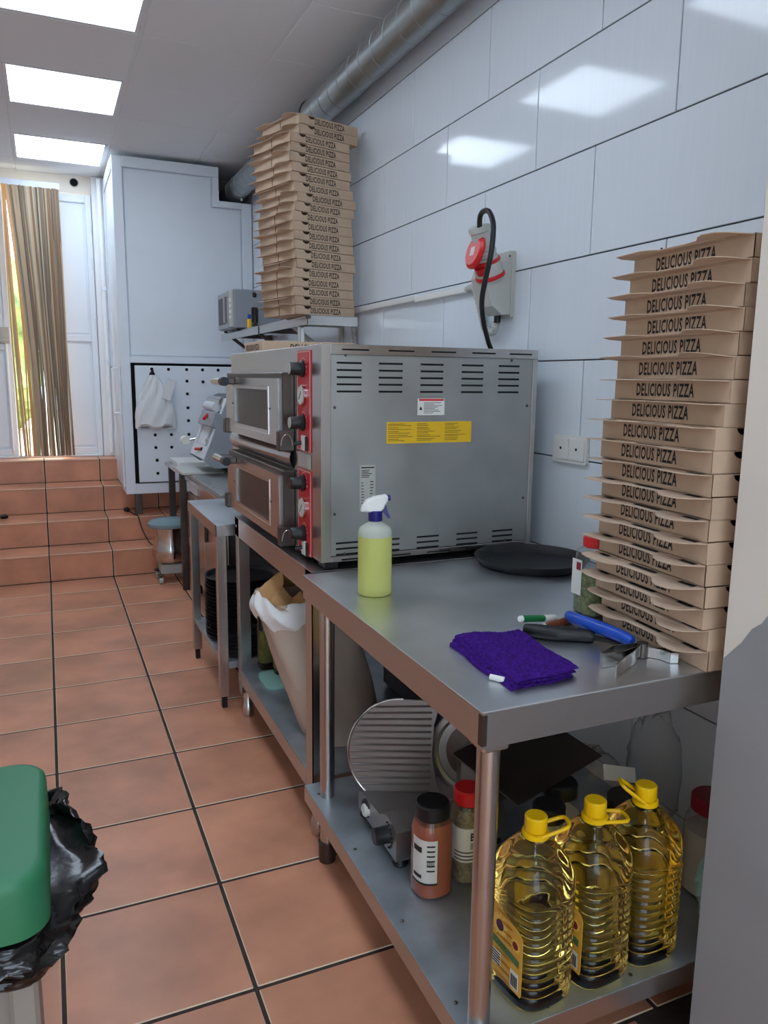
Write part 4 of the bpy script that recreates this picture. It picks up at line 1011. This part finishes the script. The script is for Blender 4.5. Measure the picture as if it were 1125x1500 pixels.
# dark baking tray resting on the jars
tr = solo('baking_tray', M().box((-.15, -.11, 0), (.15, .11, .004), 0, .001, T=Matrix.Translation((1.03, 1.45, SH + .258)) @ Matrix.Rotation(.25, 4, 'Z') @ Matrix.Rotation(.16, 4, 'X') @ Matrix.Rotation(-.1, 4, 'Y')), dark_steel, 'dark flat metal tray leaning over the jars at the back', 'tray')
part('tray_handle', M().cyl((.98, 1.55, SH + .295), (1.14, 1.56, SH + .275), .008, 10), black_pl, tr)

# ------------------------------------------------------------------ meat slicer
sl_ = thing('meat_slicer', 'cast aluminium meat slicer with ribbed plate on the lower shelf', 'slicer', (.85, 1.66, SH))
# base: front face towards the room (-x), slanting
def slab(poly, y0, y1): return M().prism(poly, MY(y1), y1 - y0)
A = Vector((.712, 1.765, SH)); Bp = Vector((.705, 1.505, SH))
d = (Bp - A).normalized(); nrm = Vector((d.y, -d.x, 0)); nrm = nrm if nrm.x < 0 else -nrm
fb = rot_frame(d, (0, 0, 1), -nrm, A)
L_ = (Bp - A).length
prof = [(0, .02), (L_, .02), (L_, .095), (L_ - .015, .106), (L_ - .065, .108), (L_ - .11, .085), (.03, .078), (0, .07)]
part('base', M().prism(prof, fb, .30), slicer_m, sl_, smooth=False)
for p in (A + d * .015 - nrm * .02, A + d * (L_ - .02) - nrm * .02, A + d * .02 - nrm * .28, A + d * (L_ - .02) - nrm * .28):
    part('foot', M().lathe([(.018, 0), (.02, .004), (.014, .022)], tuple(p), 16), black_pl, sl_)
def knob_at(s, z, r, h, mt, nm, lab=None):
    p = A + d * s + Vector((0, 0, z)); Tm = Matrix.Translation(p) @ nrm.to_track_quat('Z', 'Y').to_matrix().to_4x4()
    return part(nm, M().lathe([(r * 1.05, 0), (r, .004), (r, h - .003), (r * .85, h)], (0, 0, 0), 22, T=Tm), mt, sl_, lab)
knob_at(L_ - .055, .062, .021, .036, black_pl, 'thickness_knob', 'black thickness knob')
dm = M()
for k in range(9):
    a = -1.2 + k * .35; p = A + d * (L_ - .055 + .031 * math.cos(a)) + Vector((0, 0, .062 + .031 * math.sin(a))) + nrm * .0008
    dm.box((-.002, -.002, -.002), (.002, .002, .002), T=Matrix.Translation(p))
part('dial_mark', dm, ink, sl_)
knob_at(.06, .05, .024, .006, black_pl, 'switch_plate')
knob_at(.068, .05, .017, .012, white_pl, 'switch', 'white oval switch')
# ribbed plate facing the camera and the room
pc = Vector((.822, 1.715, SH + .170)); pn = Vector((-.50, -.85, .14)).normalized(); pu = Vector((0, 0, 1)).cross(pn).normalized(); pv = pn.cross(pu)
def plate_poly(rx, rz, x1):
    p = []
    for i in range(40):
        a = 2 * pi * i / 40; x, y = rx * math.cos(a), rz * math.sin(a); p.append((min(x, x1), y))
    return p
PT = rot_frame(pu, pv, pn, pc)
if (PT @ Vector((1, 0, 0)) - pc).x < 0: PT = rot_frame(-pu, -pv * -1, pn, pc)
pp = []
for i in range(30):
    a = pi / 2 + pi * i / 29; pp.append((-.005 + .145 * math.cos(a), .01 + .145 * math.sin(a)))
pp += [(.115, -.125), (.088, -.06), (.075, .01), (.078, .09), (.095, .155)]
part('slide_plate', M().prism(pp, PT, .008), slicer_plate, sl_, 'ribbed slide plate', smooth=False)
rb = M()
for k in range(15):
    y = -.115 + .0175 * k; hw = .145 * math.sqrt(max(0, 1 - ((y - .01) / .145) ** 2)); x1 = .072
    rb.tube([PT @ Vector((-hw + .002, y, .0085)), PT @ Vector((x1, y + .012, .0085))], .0032, 6)
part('plate_rib', rb, slicer_plate, sl_)
part('plate_rim', M().tube([PT @ Vector((x, y, .006)) for x, y in pp[:30]], .0035, 8), steel_bright, sl_)
bc_ = PT @ Vector((.19, .02, -.03)); BT = rot_frame(pu, pv, pn, bc_)
part('blade_guard', M().lathe([(.118, 0), (.122, .004), (.122, .018), (.108, .024), (.10, .02), (.098, .012)], (0, 0, 0), 44, T=BT), slicer_m, sl_)
part('blade', M().lathe([(.096, .006), (.097, .010), (.06, .014), (.03, .022), (.028, .026)], (0, 0, 0), 44, T=BT), dark_steel, sl_)
part('motor_housing', M().box((.95, 1.60, SH + .03), (1.12, 1.79, SH + .22), 0, .03), slicer_m, sl_)

# ------------------------------------------------------------------ contents of the oven stand
def sackf(cx_, cy_, z0, z1, tilt, r, seed):
    def fn(u, v):
        a = 2 * pi * u; q = (abs(math.cos(a)) ** 3 + abs(math.sin(a)) ** 3) ** (-1 / 3)
        k = (.80 + .20 * math.sin(min(1, v * 1.3 + .2) * pi * .5)) * (1 + .02 * math.sin(7 * a + seed + 9 * v))
        return (cx_ + tilt[0] * v + r[0] * k * q * math.cos(a), cy_ + tilt[1] * v + r[1] * k * q * math.sin(a), z0 + (z1 - z0) * v + .008 * math.sin(3 * a + seed) * v)
    return fn
fs = thing('flour_sack', 'open paper flour sack with white lining slumped on the oven stand shelf', 'sack', (.80, 2.26, SH))
def sk(u, v): return sackf(.850, 2.255, SH + .001, .625, (-.085, .20), (.150, .135), 1)(u, v)
part('sack_body', M().grid(sk, 48, 22, 0, True), flour_paper, fs)
def cuff(u, v):
    a = 2 * pi * u; p = sk(u, .90 + .08 * v); cx2, cy2 = .770, 2.445
    q = 1.04 + .09 * math.sin(pi * v) + .025 * math.sin(9 * a + 6 * v) - .12 * max(0, v - .5)
    return (cx2 + (p[0] - cx2) * q, cy2 + (p[1] - cy2) * q, .555 + .085 * v + .012 * math.sin(4 * a + 1) + .007 * math.sin(11 * a + 5 * v))
part('white_lining', M().grid(cuff, 72, 14, 0, True), flour_white, fs, 'white lining folded over the mouth', fix=False)
def crust(u, v):
    a = 2 * pi * u; q = 1 - .55 * v + .05 * math.sin(5 * a + 3 * v); p = sk(u, .97)
    return (.770 + (p[0] - .770) * q, 2.445 + (p[1] - 2.445) * q, .625 + .10 * v * (.65 + .45 * math.sin(a + .4)) + .012 * math.sin(7 * a + 2 * v))
part('paper_mouth', M().grid(crust, 48, 9, 0, True), brown_paper, fs, 'crumpled brown paper mouth', fix=False)
for x, y, r, h, mt, l in ((.762, 2.90, .033, .27, bottle_dark, 'tall dark oil bottle behind the flour sack under the oven'), (.80, 2.80, .034, .24, bottle_dark, 'shorter dark bottle with yellow label beside the tall dark bottle')):
    t = thing('dark_bottle', l, 'bottle', (x, y, SH))
    part('bottle', M().lathe([(r - .003, 0), (r, .004), (r, h * .8), (r * .5, h * .92), (r * .4, h)], (x, y, SH), 20, sq=4), mt, t)
    part('label', M().lathe([(r + .0002, .03), (r + .0006, .031), (r + .0006, h * .6), (r + .0002, h * .61)], (x, y, SH), 20, sq=4), olive_lab, t)
    part('cap', M().cyl((x, y, SH + h), (x, y, SH + h + .02), r * .42, 14), black_pl, t)
solo('dough_scraper', M().prism(rrect(.705, 2.66, .84, 2.83, .03), XY((0, 0, SH + .0005)), .012), teal, 'pale teal plastic lid lying on the oven stand shelf', 'lid')
sbx = thing('storage_box', 'dark grey plastic storage box under the worktop behind the slicer', 'box', (1.2, 2.25, SH))
part('tub', M().box((1.125, 2.06, SH + .001), (1.42, 2.56, SH + .20), 0, .02), bin_grey, sbx)
part('lid', M().box((1.11, 2.045, SH + .20), (1.43, 2.575, SH + .235), 0, .012), bin_grey, sbx)
sbx2 = thing('storage_box', 'smaller dark box stacked on the grey storage box', 'box', (1.2, 2.25, SH + .236))
part('tub', M().box((1.14, 2.08, SH + .236), (1.41, 2.5, SH + .36), 0, .015), bin_grey, sbx2)
part('lid', M().box((1.13, 2.07, SH + .36), (1.42, 2.51, SH + .385), 0, .01), bin_grey, sbx2)

# ------------------------------------------------------------------ low side table with black pans
QX, QY0, QY1, QT = .590, 3.005, 3.67, .783
lt = thing('side_table', 'small stainless side table with square legs left of the oven', 'table', (.92, 3.4, 0))
part('table_top', M().box((QX, QY0 + .001, QT - .003), (1.25, QY1, QT), 0, .001), steel_top, lt)
part('apron', M().box((QX, QY0, QT - .047), (QX + .003, QY1, QT - .003)).box((QX, QY0, QT - .047), (1.25, QY0 + .003, QT - .003)), steel_h, lt, smooth=False)
for lx, ly in ((QX + .004, QY0 + .004), (QX + .004, QY1 - .044), (1.2, QY0 + .004), (1.2, QY1 - .044)):
    lg = part('leg', M().box((lx, ly, .05), (lx + .038, ly + .038, QT - .003), 0, .002), steel, lt)
    part('foot', M().box((lx + .008, ly + .008, 0), (lx + .03, ly + .03, .05), 0, .002), black_pl, lg)
part('lower_shelf', M().box((QX + .02, QY0 + .01, SH - .03), (1.22, QY1 - .01, SH), 0, .001), galv_shelf, lt)
def pan_stack(cx_, cy_, r, n, nm):
    proto = None
    for i in range(n):
        lab = 'black pizza pan, %s in the %s stack under the side table' % (ordinal(i + 1, n) if n < 21 else str(i), nm)
        loc = (cx_ + random.uniform(-.0015, .0015), cy_ + random.uniform(-.0015, .0015), SH + .0005 + i * .0165)
        if proto is None:
            proto = thing('black_pan', lab, 'pan', loc, 0, 'black pizza pans under the side table')
            pr = [(r * .88, 0), (r * .93, .001), (r - .002, .017), (r + .003, .0195), (r + .003, .0205), (r - .004, .0205), (r * .92, .003), (r * .88, .002)]
            part('pan_body', M().lathe(pr, (0, 0, 0), 40), black_pan_m, proto, local=True)
        else: dup(proto, loc, random.uniform(0, 6), lab)
pan_stack(.772, 3.36, .163, 17, 'taller')
pan_stack(.712, 3.105, .085, 6, 'shorter')

# ------------------------------------------------------------------ far counter, dough sheeter, trays
fc = thing('prep_counter', 'stainless prep counter with speckled granite top beyond the side table', 'counter', (1.1, 4.3, 0))
part('worktop', M().box((.768, 3.74, .758), (XW - .005, 4.86, .788), 0, .004), granite, fc)
part('edge_band', M().box((.762, 3.745, .735), (.7675, 4.855, .760), 0, .001), steel_bright, fc)
part('cabinet', M().box((.795, 3.75, .12), (XW - .01, 4.85, .7575), 0, .003), steel, fc)
for i, (a, b) in enumerate(((3.77, 4.29), (4.31, 4.83))):
    dr = part('cabinet_door', M().box((.784, a, .14), (.7955, b, .65), 0, .003), steel, fc)
    part('door_handle', M().box((.770, b - .06, .45), (.784, b - .04, .58), 0, .003), dark_steel, dr)
part('control_plate', M().box((.786, 4.56, .665), (.7955, 4.82, .735), 0, .002), white_metal, fc)
for x in (.83, 1.4):
    for y in (3.8, 4.8): part('leg', M().cyl((x, y, 0), (x, y, .125), .02, 14), dark_steel, fc)
et = thing('end_table', 'narrow steel table with dark legs at the end of the prep counter', 'table', (1.1, 5.25, 0))
part('table_top', M().box((.725, 4.88, .765), (1.44, 5.42, .785), 0, .002), steel_top, et)
for x, y in ((.745, 4.90), (.745, 5.37), (1.4, 4.9), (1.4, 5.37)): part('leg', M().box((x - .0, y, .0), (x + .042, y + .035, .765), 0, .002), dark_steel, et)
tr1 = solo('white_tray', M().prism(rrect(.765, 5.04, 1.05, 5.38, .03), XY((0, 0, .786)), .012).prism(rrect(.755, 5.03, 1.06, 5.39, .035), XY((0, 0, .798)), .018), white_pl, 'white shallow plastic tray on the far end table', 'tray')
solo('cutting_board', M().prism(rrect(.715, 4.60, .97, 5.0, .02), XY((0, 0, .7895)), .012), mat('translucent_board', (196, 198, 192), .5), 'pale grey plastic board at the corner of the prep counter', 'board')
# dough sheeter: slanted front, dark grey side
ds = thing('dough_sheeter', 'grey and white dough sheeter with slanted front on the prep counter', 'machine', (.98, 4.62, .788))
sd_poly = [(.815, .885), (.875, .842), (1.20, .842), (1.20, 1.26), (1.0, 1.265), (.965, 1.25)]
part('base', M().box((1.0, 4.48, .7885), (1.19, 4.90, .843), 0, .003), dark_steel, ds)
part('tray_ledge', M().box((.90, 4.47, .842), (1.0, 4.91, .85), 0, .002), steel_bright, ds)
part('side_plate', M().prism(sd_poly, MY(4.46), .02), machine_grey, ds, smooth=False)
part('side_plate', M().prism(sd_poly, MY(4.92), .02), machine_grey, ds, smooth=False)
P0, P1 = Vector((.815, 0, .885)), Vector((.965, 0, 1.25)); fd = (P1 - P0).normalized(); fn_ = Vector((-fd.z, 0, fd.x))
FT = rot_frame((0, 1, 0), fd, -fn_ if (-fn_).x < 0 else fn_, (P0.x, 0, P0.z))
FT = FT @ Matrix.Diagonal((1, .845, 1, 1))
part('front_plate', M().box((4.46, .008, -.02), (4.90, .10, .004), 0, .003, T=FT).box((4.46, .10, -.02), (4.50, .46, .004), 0, .003, T=FT).box((4.86, .10, -.02), (4.90, .46, .004), 0, .003, T=FT), machine_white, ds)
part('hood', M().box((4.455, .235, -.01), (4.86, .345, .035), 0, .006, T=FT), machine_grey, ds)
part('inner_box', M().box((4.50, .05, -.13), (4.86, .45, -.06), 0, .003, T=FT), dark_steel, ds)
part('chute', M().box((4.62, .10, -.05), (4.84, .24, -.004), 0, .004, T=FT), machine_white, ds)
part('roller', M().cyl(FT @ Vector((4.50, .14, -.02)), FT @ Vector((4.61, .14, -.02)), .022, 16), steel_bright, ds)
part('roller', M().cyl(FT @ Vector((4.54, .38, .02)), FT @ Vector((4.84, .38, .02)), .028, 18), machine_white, ds)
part('roller', M().cyl(FT @ Vector((4.50, .43, .0)), FT @ Vector((4.86, .43, .0)), .030, 18), steel_bright, ds)
part('lever', M().tube([FT @ Vector((4.60, .07, .004)), FT @ Vector((4.68, .055, .022))], .009, 10), red_pl, ds, 'red lever')
part('lever', M().tube([FT @ Vector((4.64, .31, .036)), FT @ Vector((4.60, .275, .055))], .010, 10), red_pl, ds, 'red lever')
part('lever_knob', M().tube([FT @ Vector((4.585, .072, .002)), FT @ Vector((4.60, .07, .006))], .011, 10), black_pl, ds)
part('roller_end', M().cyl((.80, 4.945, .965), (.80, 5.02, .965), .028, 18), white_pl, ds)
part('roller_arm', M().cyl((.80, 4.96, .965), (.90, 4.925, .985), .008, 10), steel_bright, ds)
tub = solo('plastic_tub', M().prism(rrect(1.03, 4.48, 1.18, 4.62, .02), XY((0, 0, 1.262)), .14).prism(rrect(1.02, 4.47, 1.19, 4.63, .025), XY((0, 0, 1.402)), .018), white_pl, 'white plastic tub standing on top of the dough sheeter behind the oven', 'tub')

# ------------------------------------------------------------------ dough bowl on castors, extension plug
bc0 = (.715, 5.20)
bwl = thing('dough_bowl', 'steel dough bowl with grey lid on a wheeled base by the steps', 'bowl', (*bc0, 0))
part('bowl', M().lathe([(.07, .13), (.10, .14), (.122, .18), (.118, .23), (.105, .30), (.112, .36), (.116, .38)], (*bc0, 0), 36), steel_bright, bwl)
part('lid', M().lathe([(.135, .375), (.142, .382), (.142, .40), (.12, .42), (.05, .43)], (*bc0, 0), 36), bowl_lid, bwl)
part('base', M().box((bc0[0] - .075, bc0[1] - .075, .06), (bc0[0] + .09, bc0[1] + .09, .125), 0, .006), grey_lab, bwl)
for a, b in ((-1, -1), (1, -1), (-1, 1), (1, 1)):
    x, y = bc0[0] + a * .08, bc0[1] + b * .08
    cs = part('castor', M().box((x - .004, y - .016, .02), (x + .004, y + .016, .07)).box((x - .022, y - .02, .055), (x + .022, y + .02, .064), 0, .002), dark_steel, bwl)
    part('wheel', M().cyl((x - .012, y, .024), (x + .012, y, .024), .024, 16), grey_pl, cs)
ec = solo('extension_cable', M().tube(smooth_path([(.520, 5.955, .368), (.545, 5.80, .366), (.565, 5.722, .36), (.585, 5.66, .27), (.61, 5.50, .21), (.635, 5.43, .19), (.66, 5.42, .10), (.69, 5.41, .02)], 5), .0045, 8), black_pl, 'thin black cable trailing down the steps behind the dough bowl', 'cable')
part('plug', M().tube([(.500, 5.985, .372), (.512, 5.968, .375), (.522, 5.95, .370)], [.016, .02, .011], 12), black_pl, ec)

# ------------------------------------------------------------------ green-lidded bin, bottom left
bin_body_m = mat('bin_body', (150, 142, 134), .45)
gb = thing('pedal_bin', 'grey bin with green plastic lid and black liner at the lower left', 'bin', (-.24, 1.21, 0))
BX0, BX1, BY0, BY1, BZ = -.46, -.036, 1.03, 1.385, .70
lidp = [(rrect(BX0 + e, BY0 + e, BX1 - e, BY1 - e, .048, 8), z) for e, z in ((.0, BZ - .09), (.001, BZ - .02), (.003, BZ - .008), (.007, BZ - .002), (.014, BZ))]
mb = M(); n = len(lidp[0][0]); v = [(x, y, z) for p, z in lidp for x, y in p]
mb.add(v, [(k * n + i, k * n + (i + 1) % n, (k + 1) * n + (i + 1) % n, (k + 1) * n + i) for k in range(4) for i in range(n)] + [tuple(range(4 * n, 5 * n)), tuple(range(n - 1, -1, -1))])
part('lid', mb, green_pl, gb, 'green plastic lid', ang=50)
part('bin_body', M().prism(rrect(BX0 + .03, BY0 + .03, BX1 - .03, BY1 - .03, .05), XY((0, 0, .03)), .57), bin_body_m, gb)
for a, b in ((BX1 - .06, BX1 - .022), (BX0 + .022, BX0 + .06)): part('frame_post', M().box((a, BY0 + .02, .0), (b, BY0 + .06, .60), 0, .006), bin_body_m, gb)
LRIM = rrect(BX0 + .006, BY0 + .006, BX1 - .006, BY1 - .006, .06, 10); LPER = sum(math.dist(LRIM[i], LRIM[(i + 1) % len(LRIM)]) for i in range(len(LRIM)))
def liner(u, v):
    d = u * LPER
    for i in range(len(LRIM)):
        p, q = LRIM[i], LRIM[(i + 1) % len(LRIM)]; l = math.dist(p, q)
        if d <= l or i == len(LRIM) - 1: break
        d -= l
    t = min(1, d / l); x = p[0] + (q[0] - p[0]) * t; y = p[1] + (q[1] - p[1]) * t
    cx_, cy_ = (BX0 + BX1) / 2, (BY0 + BY1) / 2; dx, dy = x - cx_, y - cy_; dl = math.hypot(dx, dy); dx, dy = dx / dl, dy / dl
    a = math.atan2(dy, dx)
    am = .014 + .062 * math.exp(-((a - .1) / .75) ** 2) + .012 * math.sin(6 * a + 2); ri = .085 * math.exp(-((a - .45) / .55) ** 2); sv = math.sin(pi * v)
    o = -.012 + am * sv ** .55 + (.008 * math.sin(17 * a + 7 * v) + .006 * abs(math.sin(31 * a - 14 * v)) + .006 * math.sin(9 * a + 21 * v) + .004 * math.sin(47 * a + 17 * v)) * sv
    z = BZ - .094 + ri * sv ** 2 - (.095 + .03 * math.sin(3 * a + .5) + .02 * math.sin(7 * a)) * v
    return (x + dx * o, y + dy * o, z)
part('liner', M().grid(liner, 150, 22, 0, True), bag_black, gb, 'shiny black bin liner folded over the rim', fix=False, ang=50)

# greenery outside the doorway
for i, (x, y, r) in enumerate(((-1.0, 10, 1.2), (1.6, 15, 1.5), (-4.6, 13, 1.2))):
    solo('garden_shrub', blob((x, y, .72 + r * .9), r * .8, r * .7, r, 20 + i, 40, .5), leaf, ('leafy green shrub outside the doorway, seen beside the curtain edge', 'leafy shrub further out beyond the doorway', 'leafy shrub outside to the left of the doorway')[i], 'shrub')

struct('screw_hole', M().cyl((XW - .0012, 1.585, 1.70), (XW + .001, 1.585, 1.70), .004, 8), slot_black, wr)
solo('black_plug', M().tube([(-.345, 5.95, .374), (-.31, 5.955, .374), (-.295, 5.958, .372)], [.016, .017, .009], 12), black_pl, 'small black plug lying on the second step at the left edge', 'plug')
